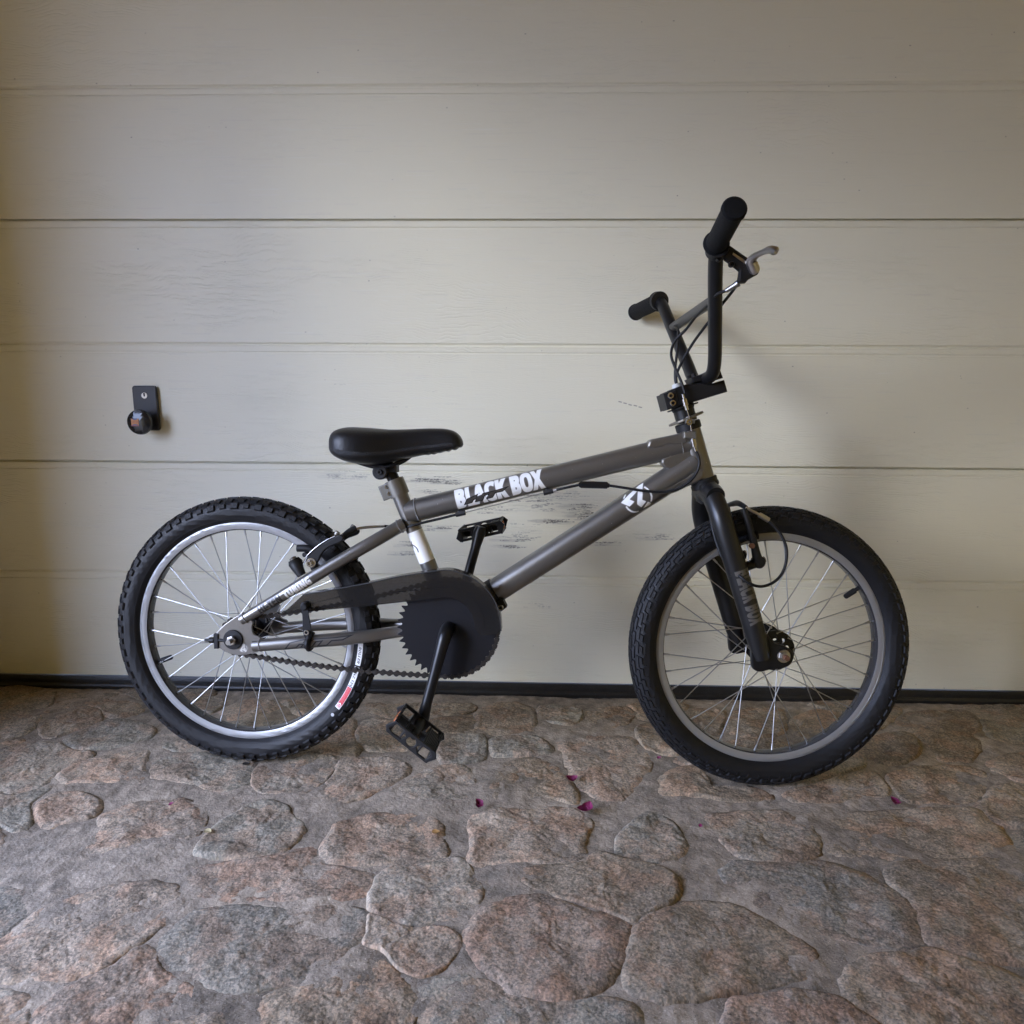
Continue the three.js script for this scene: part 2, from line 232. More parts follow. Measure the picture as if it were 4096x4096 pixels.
  polys.forEach((p, k) => {
    const cv = new THREE.CatmullRomCurve3(p.map((q) => V(q[0], 0, q[1])), true, 'centripetal'), NA = 84, NR = 18, o = cv.getPoints(NA).slice(0, NA);
    let cx = 0, cz = 0; for (const q of o) { cx += q.x / NA; cz += q.z / NA; }
    const h0 = rr(-0.0012, 0.0018), tx = rr(-0.02, 0.02), tz = rr(-0.02, 0.02), steep = rr(0.08, 0.26), pos = [], uv = [], idx = [], rot = rr(0, 6.28), ou = rnd(), ov = rnd(), kk = k * 7.31;
    const put = (x, z, f) => {
      const e = sstep(0, steep, 1 - f);
      let h = dip(z) + h0 + tx * (x - cx) + tz * (z - cz) + 0.0042 * fbm(x * 17 + kk, 5.2, z * 17, 3) + 0.0022 * Math.abs(noise(x * 60 + kk, 2.2, z * 60)) + 0.0011 * noise(x * 150, kk, z * 150);
      h = Math.max(-0.03, Math.min(h, dip(z) + 0.0055)); h = lerp(dip(z) - 0.0036, h, e) - (f > 0.999 ? 0.008 : 0);
      pos.push(x, h, z); const dx = (x - cx) / 0.42, dz = (z - cz) / 0.42; uv.push(ou + dx * Math.cos(rot) - dz * Math.sin(rot), ov + dx * Math.sin(rot) + dz * Math.cos(rot));
    };
    put(cx, cz, 0);
    for (let r = 1; r <= NR; r++) { const f = Math.pow(r / NR, 0.72); for (const q of o) { const w = 1 + 0.06 * f * noise(q.x * 45, kk, q.z * 45) + 0.03 * f * noise(q.x * 120, kk, q.z * 120) + 0.15 * f; put(cx + (q.x - cx) * f * w, cz + (q.z - cz) * f * w, f); } }
    for (let a = 0; a < NA; a++) idx.push(0, 1 + (a + 1) % NA, 1 + a);
    for (let r = 0; r < NR - 1; r++) for (let a = 0; a < NA; a++) { const i = 1 + r * NA + a, j = 1 + r * NA + (a + 1) % NA; idx.push(i, j, i + NA, j, j + NA, i + NA); }
    const g = new THREE.BufferGeometry(); g.setAttribute('position', new THREE.Float32BufferAttribute(pos, 3)); g.setAttribute('uv', new THREE.Float32BufferAttribute(uv, 2)); g.setIndex(idx); g.computeVertexNormals();
    mesh(k ? `stone_${String(k).padStart(3, '0')}` : 'stone', g, stoneMats[k < tone.length ? tone[k] : Math.floor(rnd() * 8)], paving);
  });
}

// ---- sectional garage door with embossed wood grain
const DX0 = -1.36, DX1 = 1.30;
const grainBump = dataTex(1024, 1024, (u, v) => { // about 1.04 m wide and 0.52 m high
  const wx = tfbm(u, v, 5, 3, 210, 3), wy = tfbm(u, v, 16, 6, 220, 3), mask = sstep(0.40, 0.66, tfbm(u, v, 5, 7, 230, 3));
  const ph = v * 96 + 13 * (wx - 0.5) + 4.5 * (wy - 0.5);
  const s = 0.5 + 0.5 * Math.sin(ph * 2 * Math.PI), line = Math.pow(s, 5), br = sstep(0.34, 0.6, tfbm(u, v, 26, 110, 240, 2));
  const pore = sstep(0.66, 0.8, tfbm(u, v, 40, 260, 250, 2)), vert = tfbm(u, v, 150, 6, 260, 2);
  return 0.75 - 0.5 * line * br * mask - 0.14 * line * br - 0.12 * pore + 0.1 * (vert - 0.5) + 0.10 * (tfbm(u, v, 180, 180, 270, 2) - 0.5);
});
function doorMap(k, y0, h) { // paint with specks, and the dark scuffs where handlebars and pedals rubbed
  const W = 2048, H = 512, c = canvas(W, H), x = c.getContext('2d'), px = W / (DX1 - DX0), py = H / h;
  x.fillStyle = '#e9e4cd'; x.fillRect(0, 0, W, H);
  for (let i = 0; i < 1500; i++) { x.fillStyle = rnd() < 0.5 ? `rgba(200,196,186,${rr(0.03, 0.13)})` : `rgba(240,238,233,${rr(0.03, 0.15)})`; x.fillRect(rr(0, W), rr(0, H), rr(6, 60), rr(1, 3)); }
  for (let i = 0; i < 55; i++) { x.fillStyle = `rgba(70,62,54,${rr(0.12, 0.5)})`; x.fillRect(rr(0, W), rr(0, H), rr(1, 2.5), rr(1, 2)); }
  const scuff = (cx, cy, w, hh, n, dark) => { for (let i = 0; i < n * 2; i++) { x.fillStyle = `rgba(80,78,76,${0.09 * dark * rr(0.3, 1)})`; x.fillRect((cx + rr(-w, w) - DX0) * px - 12, H - (cy + rr(-hh, hh) - y0) * py, rr(8, 34), rr(1, 3.5)); } for (let i = 0; i < n; i++) { const sx = (cx + rr(-w, w) * rr(0.3, 1) - DX0) * px, sy = H - (cy + rr(-hh, hh) - y0) * py, L = rr(4, 30), a = dark * rr(0.3, 1); let q = sx; while (q < sx + L) { const l = rr(1.5, 6); x.fillStyle = `rgba(52,50,50,${a * rr(0.3, 1)})`; x.fillRect(q, sy + rr(-0.8, 0.8), l, rr(0.8, 1.7)); q += l + rr(0, 3); } } };
  if (k === 0) for (const s of [[-0.455, 0.501, 0.032, 0.009, 20, 0.34], [-0.40, 0.496, 0.02, 0.006, 8, 0.35], [-0.245, 0.492, 0.05, 0.008, 22, 0.8], [-0.20, 0.487, 0.02, 0.005, 9, 0.85], [-0.24, 0.462, 0.03, 0.008, 10, 0.6], [-0.225, 0.381, 0.035, 0.008, 12, 0.8], [-0.29, 0.342, 0.03, 0.006, 8, 0.7], [-0.296, 0.32, 0.025, 0.005, 9, 0.75], [-0.10, 0.435, 0.06, 0.02, 22, 0.75], [-0.02, 0.455, 0.05, 0.012, 14, 0.6], [0.01, 0.441, 0.055, 0.022, 22, 0.7], [0.035, 0.399, 0.035, 0.005, 18, 1], [0.10, 0.428, 0.035, 0.012, 20, 0.9], [0.11, 0.41, 0.03, 0.007, 12, 0.85], [-0.055, 0.357, 0.035, 0.007, 12, 0.8], [-0.06, 0.339, 0.03, 0.004, 9, 0.8], [0.155, 0.348, 0.035, 0.004, 8, 0.7], [0.27, 0.366, 0.03, 0.007, 10, 0.7], [-0.02, 0.38, 0.06, 0.02, 14, 0.4], [0.05, 0.46, 0.06, 0.014, 18, 0.45], [0.0, 0.2, 0.04, 0.01, 6, 0.35]]) scuff(...s);
  if (k === 1) { x.save(); x.translate((0.212 - DX0) * px, H - (0.662 - y0) * py); x.rotate(0.3); x.fillStyle = 'rgba(60,55,52,.5)'; for (let i = 0; i < 5; i++) x.fillRect(-22 + i * 9, rr(-1, 1), 6, 1.8); x.restore(); scuff(-0.3, 0.62, 0.3, 0.1, 10, 0.2); }
  const t = canvasTex(c); t.repeat.set(1 / (DX1 - DX0), 1 / h); t.offset.set(-DX0 / (DX1 - DX0), -y0 / h); return t;
}
function prism(loop, x0, x1, u0 = 0) { // loop of [y, z], extruded along x; uv in metres
  const pos = [], uv = [], n = loop.length;
  for (let i = 0; i < n; i++) {
    const a = loop[i], b = loop[(i + 1) % n], q = [[x0, ...a], [x1, ...a], [x1, ...b], [x0, ...a], [x1, ...b], [x0, ...b]];
    for (const p of q) { pos.push(...p); uv.push(p[0] + u0, p[1]); }
  }
  for (const x of [x0, x1]) for (const f of THREE.ShapeUtils.triangulateShape(loop.map((p) => new THREE.Vector2(p[1], p[0])), [])) for (const i of f) { pos.push(x, loop[i][0], loop[i][1]); uv.push(loop[i][1], loop[i][0]); }
  const g = new THREE.BufferGeometry(); g.setAttribute('position', new THREE.Float32BufferAttribute(pos, 3)); g.setAttribute('uv', new THREE.Float32BufferAttribute(uv, 2)); g.computeVertexNormals(); return g;
}
const door = group('garage_door', scene); door.position.set(0, 0, ZW);
thing(door, 'white sectional garage door with embossed wood grain and horizontal ribs', 'garage door', null, 'thing');
{
  const joints = [0.007, 0.5263, 1.0466, 1.567, 2.087], mids = [0.2671, 0.7876, 1.307, 1.827];
  const groove = (y, w, d) => [[y - w * 0.5 - 0.001, 0], [y - w * 0.5, -0.0006], [y - w * 0.18, -d], [y + w * 0.18, -d], [y + w * 0.5, -0.0006], [y + w * 0.5 + 0.001, 0]];
  const line = (y) => [[y - 0.0024, 0], [y - 0.0014, -0.0021], [y + 0.001, -0.0021], [y + 0.0024, 0]];
  for (let k = 0; k < 4; k++) {
    const a = joints[k], b = joints[k + 1], m = mids[k];
    const front = [[a + 0.0012, -0.012], [a + 0.0012, -0.0015], [a + 0.0026, 0], ...line(m - 0.0168), ...groove(m, 0.0066, 0.0044), ...line(b - 0.0168), [b - 0.0042, 0], [b - 0.0025, -0.0015], [b - 0.0025, -0.011], [b + 0.009, -0.0125], [b + 0.009, -0.038], [a + 0.011, -0.038], [a + 0.011, -0.012]];
    const map = doorMap(k, a, b - a), bm = grainBump.clone(); bm.repeat.set(1 / 1.04, 1 / 0.52); bm.offset.set(0.37 * k, -a / 0.52 + 0.21 * k); bm.needsUpdate = true;
    mesh(k ? `door_panel_${String(k).padStart(3, '0')}` : 'door_panel', prism(front, DX0, DX1), std(rgb(0.93, 0.93, 0.93), 0.5, 0, { map, bumpMap: bm, bumpScale: k > 1 ? 0.0006 : 0.001 }), door);
  }
  const seal = prism([[-0.034, -0.02], [-0.034, 0.004], [-0.0235, 0.0075], [-0.0165, 0.0085], [-0.0125, 0.006], [-0.0105, 0.0035], [-0.002, 0.0032], [0.003, 0.0022], [0.0066, 0.0012], [0.0066, -0.02]], DX0, DX1);
  mesh('bottom_seal', seal, std(rgb(1, 1, 1), 0.42, 0, { map: rep(dataTex(512, 128, (u, v) => { const s = hash(Math.floor(u * 512), Math.floor(v * 128), 8), n = tfbm(u, v, 24, 6, 300, 3); const k = 0.115 + 0.05 * (n - 0.5) + (s > 0.985 ? 0.16 : 0); return [k, k * 0.98, k * 0.95]; }, true), 2.2, 9), bumpMap: rep(fineBump, 8, 8), bumpScale: 0.0005 }), door);
  // handle: rounded plate with a keyhole and a round knob
  const h = group('handle', door); h.position.set(-0.8655, 0.647, 0);
  const rc = (w, hh, r) => { const s = new THREE.Shape(); s.moveTo(-w + r, -hh); s.lineTo(w - r, -hh); s.absarc(w - r, -hh + r, r, -Math.PI / 2, 0); s.lineTo(w, hh - r); s.absarc(w - r, hh - r, r, 0, Math.PI / 2); s.lineTo(-w + r, hh); s.absarc(-w + r, hh - r, r, Math.PI / 2, Math.PI); s.lineTo(-w, -hh + r); s.absarc(-w + r, -hh + r, r, Math.PI, 1.5 * Math.PI); return s; };
  mesh('plate', plate(rc(0.0275, 0.0495, 0.0065), 0.0005, 0.0095, 0.0025), std(rgb(0.03, 0.03, 0.031), 0.5), h);
  mesh('keyhole_ring', latheZ([[0.0, 0.0095], [0.0022, 0.0095], [0.0022, 0.0103], [0.0062, 0.0106], [0.0066, 0.0094]], 28, 0, 0.028, 0), std(rgb(0.52, 0.47, 0.38), 0.45, 0.7), h);
  mesh('key_slot', plate([[-0.0011, 0.026], [0.0011, 0.026], [0.0022, 0.0335], [-0.0022, 0.0335]], 0.0103, 0.0111, 0.0001), M.blackSatin, h);
  const kp = std(rgb(0.016, 0.016, 0.017), 0.22);
  mesh('knob', latheZ([[0.0, 0.05], [0.014, 0.0497], [0.021, 0.0485], [0.0262, 0.0455], [0.0278, 0.041], [0.0265, 0.036], [0.021, 0.031], [0.014, 0.026], [0.0125, 0.018], [0.0135, 0.0095]], 44, 0.0015, -0.0285, 0), kp, h);
  const c = canvas(128, 128), x = c.getContext('2d'); x.fillStyle = '#b9701c'; x.fillRect(0, 0, 128, 128); x.fillStyle = '#474a66'; x.beginPath(); x.ellipse(64, 0, 44, 26, 0, 0, 7); x.fill(); x.beginPath(); x.ellipse(64, 128, 64, 34, 0, 0, 7); x.fill(); x.fillStyle = '#7a3f12'; for (let i = 0; i < 5; i++) x.fillRect(14 + i * 24, 38, 6, 44); x.fillStyle = '#8f3b32'; x.fillRect(0, 112, 128, 16);
  const em = new THREE.PlaneGeometry(0.0165, 0.0165); em.translate(-0.0045, -0.0285, 0.0507);
  mesh('emblem', em, std(rgb(1, 1, 1), 0.4, 0, { map: canvasTex(c) }), h);
}

// ---- the opening in the house wall that the door closes (out of view), with a porch added to shape and warm its light
{
  const plaster = std(rgb(0.60, 0.425, 0.14), 0.92, 0, { bumpMap: rep(fineBump, 3, 3), bumpScale: 0.003 });
  const wall = (name, x0, x1, y0, y1, z0, z1, label) => { const g = new THREE.BoxGeometry(x1 - x0, y1 - y0, z1 - z0); g.translate((x0 + x1) / 2, (y0 + y1) / 2, (z0 + z1) / 2); const m = mesh(name, g, plaster, scene); thing(m, label, 'wall', null, 'thing'); return m; };
  wall('side_wall', -1.75, -1.34, -0.06, 2.5, -0.3, 0.64, 'ochre plastered pier beside the garage door, on its handle side');
  wall('side_wall_001', 1.27, 1.6, -0.06, 2.5, -0.3, 3.4, 'ochre plastered wall beside the garage door, by the front wheel');
  wall('lintel', -1.34, 1.27, 2.07, 2.5, -0.3, 0.0, 'ochre plastered lintel above the garage door');
  wall('added_porch_roof', -1.75, 1.6, 2.5, 2.7, -0.3, 3.6, 'ochre plastered roof slab of an added porch, out of view, shading the top of the door');  // unseen roof slab, added so the door darkens towards its top
  wall('added_porch_wall', -1.75, 1.27, -0.06, 2.5, 3.4, 3.6, 'added ochre plastered wall out of view, shutting out light from opposite the garage door');  // unseen wall, added to leave only the side opening as light source
  wall('side_wall_002', -1.75, -1.34, -0.06, 2.5, 2.1, 3.4, 'added ochre plastered pier out of view, narrowing the side opening that lights the door');  // unseen pier, added to narrow the opening and dim the far side
  wall('added_porch_beam', -1.75, -1.34, 1.72, 2.5, 0.64, 2.1, 'added ochre plastered beam out of view, cutting light through the top of the side opening');  // unseen beam, added to lower the opening and darken the upper panels

}

// ---------------------------------------------------------------- the bicycle (local axes: x forward, y up in the frame's plane, z to its right side, origin under the rear axle)
const bike = group('bicycle', scene);
thing(bike, 'grey and black freestyle bicycle leaning against the white garage door', 'bicycle');
{
  const h = 2.6938 * D2R, L = 5.0734 * D2R, N = V(-Math.sin(h), 0, Math.cos(h)), Y = V(0, 1, 0);
  const F = V(Math.cos(h), 0, Math.sin(h)), U = Y.clone().multiplyScalar(Math.cos(L)).addScaledVector(N, -Math.sin(L)), A = N.clone().multiplyScalar(Math.cos(L)).addScaledVector(Y, Math.sin(L));
  bike.quaternion.setFromRotationMatrix(new THREE.Matrix4().makeBasis(F, U, A)); bike.position.set(-0.5341, 0.001, 0.311);
}
const H0 = V(0.833, 0.545, 0), AX = V(-0.3044, 0.9525, 0).normalize();       // steering axis
const steer = new THREE.Matrix4().makeTranslation(H0.x, H0.y, H0.z).multiply(new THREE.Matrix4().makeRotationAxis(AX, 6.7 * D2R)).multiply(new THREE.Matrix4().makeTranslation(-H0.x, -H0.y, -H0.z));
const steered = (name) => { const g = group(name, bike); g.applyMatrix4(steer); return g; };
const onAxis = (d, z = 0) => V(H0.x + AX.x * d, H0.y + AX.y * d, z);
const REAR = [0, 0.2505], FRONT = [0.959, 0.2505], BB = [0.3865, 0.278];

// ---- frame
const PAINT = '#82807c';
function paintTex(L, r, draw, chips = 22) {
  const ppm = Math.min(4600, 2048 / L), W = Math.round(L * ppm), H = Math.max(64, Math.round(2 * Math.PI * r * ppm)), c = canvas(W, H), x = c.getContext('2d');
  x.fillStyle = PAINT; x.fillRect(0, 0, W, H);
  for (let i = 0; i < W * H / 60; i++) { const v = rnd() < 0.5 ? 60 : 190; x.fillStyle = `rgba(${v},${v - 4},${v - 8},${rr(0.02, 0.12)})`; x.fillRect(rr(0, W), rr(0, H), rr(1, 2.5), rr(1, 2.5)); }
  x.save(); x.scale(ppm * 0.001, ppm * 0.001); x.translate(0, Math.PI * r * 1000); if (draw) draw(x); x.restore();   // millimetres; y = 0 is the line that faces the right side
  for (let i = 0; i < chips; i++) { x.fillStyle = `rgba(226,222,214,${rr(0.5, 0.95)})`; x.save(); x.translate(rr(0, W), H / 2 + rr(-0.33, 0.33) * H); x.rotate(rr(-1.5, 1.5)); x.fillRect(0, 0, rr(1, 3), rr(2, 8)); x.restore(); }
  for (let i = 0; i < chips * 3; i++) { x.strokeStyle = `rgba(${rnd() < 0.6 ? '170,168,164' : '84,82,80'},${rr(0.15, 0.5)})`; x.lineWidth = rr(0.5, 1.3); x.beginPath(); const sx = rr(0, W), sy = H / 2 + rr(-0.4, 0.4) * H, l = rr(6, 50), an = rr(-0.5, 0.5); x.moveTo(sx, sy); x.lineTo(sx + l * Math.cos(an), sy + l * Math.sin(an)); x.stroke(); }
  const m = canvas(W, H), y = m.getContext('2d'), d = x.getImageData(0, 0, W, H), q = d.data;   // metallic flake in the paint, none in the print
  for (let i = 0; i < q.length; i += 4) { const l = q[i], v = l > 165 || l < 74 ? 0 : 205; q[i] = q[i + 1] = q[i + 2] = v; } y.putImageData(d, 0, 0);
  return { map: canvasTex(c), metalnessMap: canvasTex(m, false) };
}
const framePaint = (maps) => std(rgb(1, 1, 1), 0.37, 1, { ...maps, roughnessMap: rep(scratchRough, 2, 1) });
const plainPaint = framePaint(paintTex(0.3, 0.02, null, 0));
function letters(x, text, px, py, w, h, fill, { stroke, sw = 0, font = '900 100px sans-serif', skew = 0, rot = 0 } = {}) { // text fitted to a box w x h (mm), left end and middle at px, py
  x.save(); x.translate(px, py); x.rotate(rot); x.font = font; x.textBaseline = 'alphabetic'; const m = x.measureText(text);
  x.transform(1, 0, skew, 1, 0, 0); x.scale(w / m.width, h / 73); x.lineJoin = 'miter';
  if (sw) { x.lineWidth = sw; x.strokeStyle = stroke; x.strokeText(text, 0, 36.5); } x.fillStyle = fill; x.fillText(text, 0, 36.5); x.restore();
}
const shapePath = (x, pts) => { x.beginPath(); pts.forEach((p, i) => (i ? x.lineTo(p[0], p[1]) : x.moveTo(p[0], p[1]))); x.closePath(); };
// the maker's slanted two-letter mark, unit box 100 x 40 drawn as joined parallelograms
const markPts = [[-56.3, 10.8], [-48.9, 1.4], [-28.7, -2.5], [-31.5, 2.1], [-21, 0.3], [-18.8, -1.9], [6.9, -1.7], [26.8, -3], [16.1, 2.6], [2.7, 2.4], [-4.1, 9.7], [-15, 9.8], [-8.9, 1.9], [-16.5, 2.4], [-22.9, 11.3], [-36.1, 10.2], [-32.3, 5], [-37.2, 4.5], [-42.4, 10.2]];
const mark = (x, px, py, s, fill, edge, lw, sy = s) => { x.save(); x.translate(px, py); x.scale(s, sy); shapePath(x, markPts); if (fill) { x.fillStyle = fill; x.fill(); } x.lineWidth = lw / s; x.strokeStyle = edge; x.stroke(); x.restore(); };
const tubeMark = (x, s, col) => { // slashed peak in a broken ring
  x.save(); x.translate(s, 0); x.fillStyle = x.strokeStyle = col; x.lineWidth = 3; x.lineCap = 'butt';
  shapePath(x, [[22.7, -26.3], [12.9, -26.8], [-29.7, -14.2], [-20.5, -0.2], [-8.7, -2.9], [-13.8, -11.1], [0.7, -14.7], [7.1, -17.1], [-0.2, -6.7], [-7.3, 3.2], [-4.1, 13], [8.6, 7.7], [4.4, 1.7], [9.5, -5.2]]); x.fill();
  shapePath(x, [[10.6, 10.1], [14.5, 17], [10.7, 19.5], [-3.1, 17.7]]); x.fill();
  for (const p of [[[19.5, -16], [22.3, -7.7], [22.7, -0.5], [21, 5.8], [18.4, 9.8], [15.5, 13.4]], [[-25.5, -3.6], [-24.9, 2.4], [-22.7, 8.4], [-19.4, 12.8], [-15, 16.6], [-11.4, 17.1]], [[-14.6, -25.2], [-18.4, -21.7], [-21.2, -18.6]]]) { x.beginPath(); p.forEach((q, i) => (i ? x.lineTo(...q) : x.moveTo(...q))); x.stroke(); }
  x.restore();
};
const roundMark = (x, px, py, R, col, rot) => { // slashed triangle inside a broken ring
  x.save(); x.translate(px, py); x.rotate(rot); x.scale(R / 50, R / 50); x.strokeStyle = col; x.fillStyle = col; x.lineWidth = 5.5;
  x.beginPath(); x.arc(0, 0, 49, -0.75, 0.55); x.stroke(); x.beginPath(); x.arc(0, 0, 49, 1.7, 2.75); x.stroke(); x.beginPath(); x.arc(0, 0, 49, 3.6, 4.1); x.stroke();
  shapePath(x, [[-52, 40], [-2, -52], [22, -60], [16, -6], [32, 4], [28, 40], [2, 34], [-6, 18], [-22, 42]]); x.fill(); shapePath(x, [[24, 30], [46, 22], [40, 44], [18, 54]]); x.fill();
  x.save(); x.globalCompositeOperation = 'source-over'; x.fillStyle = PAINT; shapePath(x, [[-14, 10], [2, -24], [4, 6]]); x.fill(); x.restore(); x.restore();
};
{
  const f = group('frame', bike);
  const tube = (name, a, b, r, draw, opt = {}) => { const L = V(...a).distanceTo(V(...b)); return mesh(name, sweep([a, b], r, { n: opt.n || 8, radial: opt.radial || 28, linear: true }), framePaint(paintTex(L, typeof r === 'number' ? r : r[0], draw, opt.chips ?? 12)), f); };
  tube('top_tube', [0.303, 0.4795, 0], [0.806, 0.6112, 0], [0.0212, 0.0206, 0.0202, 0.0202], (x) => {
    letters(x, 'BLACK', 94, -4, 94, 38, '#e9e9e6', { stroke: '#e9e9e6', sw: 7 });
    letters(x, 'BOX', 196, -4, 59, 38, '#e9e9e6', { stroke: '#e9e9e6', sw: 7 });
    mark(x, 165, 0, 1, '#62605d', '#1b1a1a', 1.5);
  }, { chips: 22 });
  tube('down_tube', [0.3865, 0.2847, 0], [0.818, 0.578, 0], [0.0222, 0.0225, 0.0225, 0.0232], (x) => tubeMark(x, 403, '#e8e8e6'));
  tube('seat_tube', [0.3865, 0.278, 0], [0.2862, 0.5195, 0], 0.0148, (x) => { // read from the bottom bracket upwards
    x.fillStyle = '#f1efe8'; x.fillRect(122, -47, 60, 94); x.strokeStyle = '#26323c'; x.lineWidth = 2; x.beginPath(); x.arc(148, -18, 13, 0.1, 1.9); x.stroke();
    x.fillStyle = '#26282a'; shapePath(x, [[154, -14], [168, -12], [160, -21], [150, -22]]); x.fill();
  }, { chips: 4 });
  tube('head_tube', onAxis(0.002).toArray(), onAxis(0.096).toArray(), 0.0196, null, { chips: 4 });
  const stay = [[0.0150, 0.2862, 0.062], [0.06, 0.3137, 0.062], [0.1014, 0.3395, 0.060], [0.16, 0.376, 0.052], [0.21, 0.4063, 0.0435], [0.2516, 0.4309, 0.0335], [0.298, 0.459, 0.012]];
  for (const s of [1, -1]) {
    const P = stay.map((p) => [p[0], p[1], p[2] * s]), L = 0.345;
    mesh('seat_stay', sweep(P, [0.0093, 0.0098, 0.0106, 0.0112, 0.0116, 0.0118, 0.0118], { n: 40, radial: 18 }), s > 0 ? framePaint(paintTex(L, 0.0105, (x) => {
      letters(x, 'HI-TEN', 40, 2, 50, 14, '#2a2928', { stroke: '#2a2928', sw: 5 }); letters(x, 'TUBING', 96, 2, 56, 15, '#ecebe7', { stroke: '#ecebe7', sw: 6 });
    }, 26)) : plainPaint, f);
    const C = [[0.036, 0.2395, 0.062], [0.08, 0.2445, 0.0625], [0.13, 0.25, 0.062], [0.19, 0.2548, 0.0555], [0.24, 0.2587, 0.044], [0.285, 0.2635, 0.0285], [0.33, 0.269, 0.0265], [0.372, 0.2755, 0.026]].map((p) => [p[0], p[1], p[2] * s]);
    mesh('chain_stay', sweep(C, [0.0105, 0.0115, 0.0118, 0.0118, 0.0115, 0.0105, 0.0105, 0.0105], { n: 40, radial: 18 }), s > 0 ? framePaint(paintTex(0.345, 0.0115, (x) => mark(x, 142, -4, 1.42, null, '#25282d', 2.4, 1.15), 8)) : plainPaint, f);
    const dp = smoothShape([[0.0056, 0.2922], [0.017, 0.2955], [0.0305, 0.289], [0.0364, 0.2832], [0.0345, 0.274], [0.0376, 0.2608], [0.05, 0.2546], [0.05, 0.2330], [0.0368, 0.2266], [0.0165, 0.2225], [-0.0054, 0.2234], [-0.0271, 0.2344], [-0.0352, 0.245], [-0.0314, 0.2602], [-0.0192, 0.274], [-0.0072, 0.2835]]);
    mesh('dropout', plate(dp, s > 0 ? 0.0605 : -0.0655, s > 0 ? 0.0655 : -0.0605, 0.0008), plainPaint, f);
  }
  mesh('bottom_bracket', latheZ([[0.0, -0.036], [0.024, -0.036], [0.0255, -0.0345], [0.0255, 0.0345], [0.024, 0.036], [0, 0.036]], 36, ...BB, 0), plainPaint, f);
  mesh('gusset', [plate(smoothShape([[0.7341, 0.6150], [0.7480, 0.6195], [0.7832, 0.6275], [0.795, 0.633], [0.8, 0.612], [0.782, 0.6075], [0.766, 0.6085], [0.755, 0.6035], [0.7311, 0.6035]]), -0.019, 0.0205, 0.004), plate(smoothShape([[0.757, 0.5835], [0.756, 0.576], [0.762, 0.5685], [0.79, 0.562], [0.822, 0.557], [0.815, 0.604], [0.79, 0.598]]), -0.016, 0.016, 0.004), plate(smoothShape([[0.7560, 0.5255], [0.768, 0.530], [0.782, 0.544], [0.797, 0.552], [0.8143, 0.5655], [0.828, 0.566], [0.829, 0.551], [0.8, 0.5355], [0.775, 0.524]]), -0.02, 0.0212, 0.004)], plainPaint, f);
  mesh('brake_bridge', rod([0.158, 0.3775, -0.05], [0.158, 0.3775, 0.05], 0.006), plainPaint, f);
  for (const [x, y] of [[0.4029, 0.4806], [0.5598, 0.5225]]) mesh('cable_stop', [sweep([[x - 0.0085, y - 0.0022, 0.012], [x + 0.0085, y + 0.0022, 0.012]], 0.0046, { n: 1, linear: true }), box(x - 0.004, x + 0.004, y, y + 0.006, 0.009, 0.0145, 0.0008)], M.plastic, f);
  const ew = [0.0183, 0.2355]; const c = canvas(128, 128), x = c.getContext('2d'); x.fillStyle = PAINT; x.fillRect(0, 0, 128, 128); roundMark(x, 64, 66, 50, '#c9c6bf', 0);
  const eg = new THREE.CircleGeometry(0.0088, 28); eg.translate(ew[0], ew[1], 0.0659); mesh('emblem', eg, std(rgb(1, 1, 1), 0.5, 0.3, { map: canvasTex(c) }), f);
  const bead = (c, n, r, cnt, sq = 1) => { const N = V(...n).normalize(), u = V(0, 0, 1), w = N.clone().cross(u).normalize(), C = V(...c), list = []; for (let i = 0; i < cnt; i++) { const a = (i / cnt) * 2 * Math.PI, g = new THREE.SphereGeometry(0.0013, 7, 5), p = C.clone().addScaledVector(u, Math.cos(a) * r).addScaledVector(w, Math.sin(a) * r * sq); g.translate(p.x, p.y, p.z); list.push(g); } return list; };
  mesh('weld_bead', bead([0.3225, 0.4846, 0], [0.967, 0.2535, 0], 0.0214, 52), plainPaint, f);
  mesh('weld_bead', bead([0.0495, 0.2413, 0.062], [0.99, 0.12, 0], 0.0112, 34), plainPaint, f);
  mesh('weld_bead', bead([0.0225, 0.2908, 0.062], [0.85, 0.52, 0], 0.0098, 30), plainPaint, f);
  mesh('weld_bead', bead([0.2925, 0.4555, 0.0145], [0.82, 0.5, -0.3], 0.0122, 32), plainPaint, f);
  mesh('weld_bead', bead([0.7905, 0.6075, 0], [0.967, 0.2535, 0], 0.0208, 50), plainPaint, f);
}

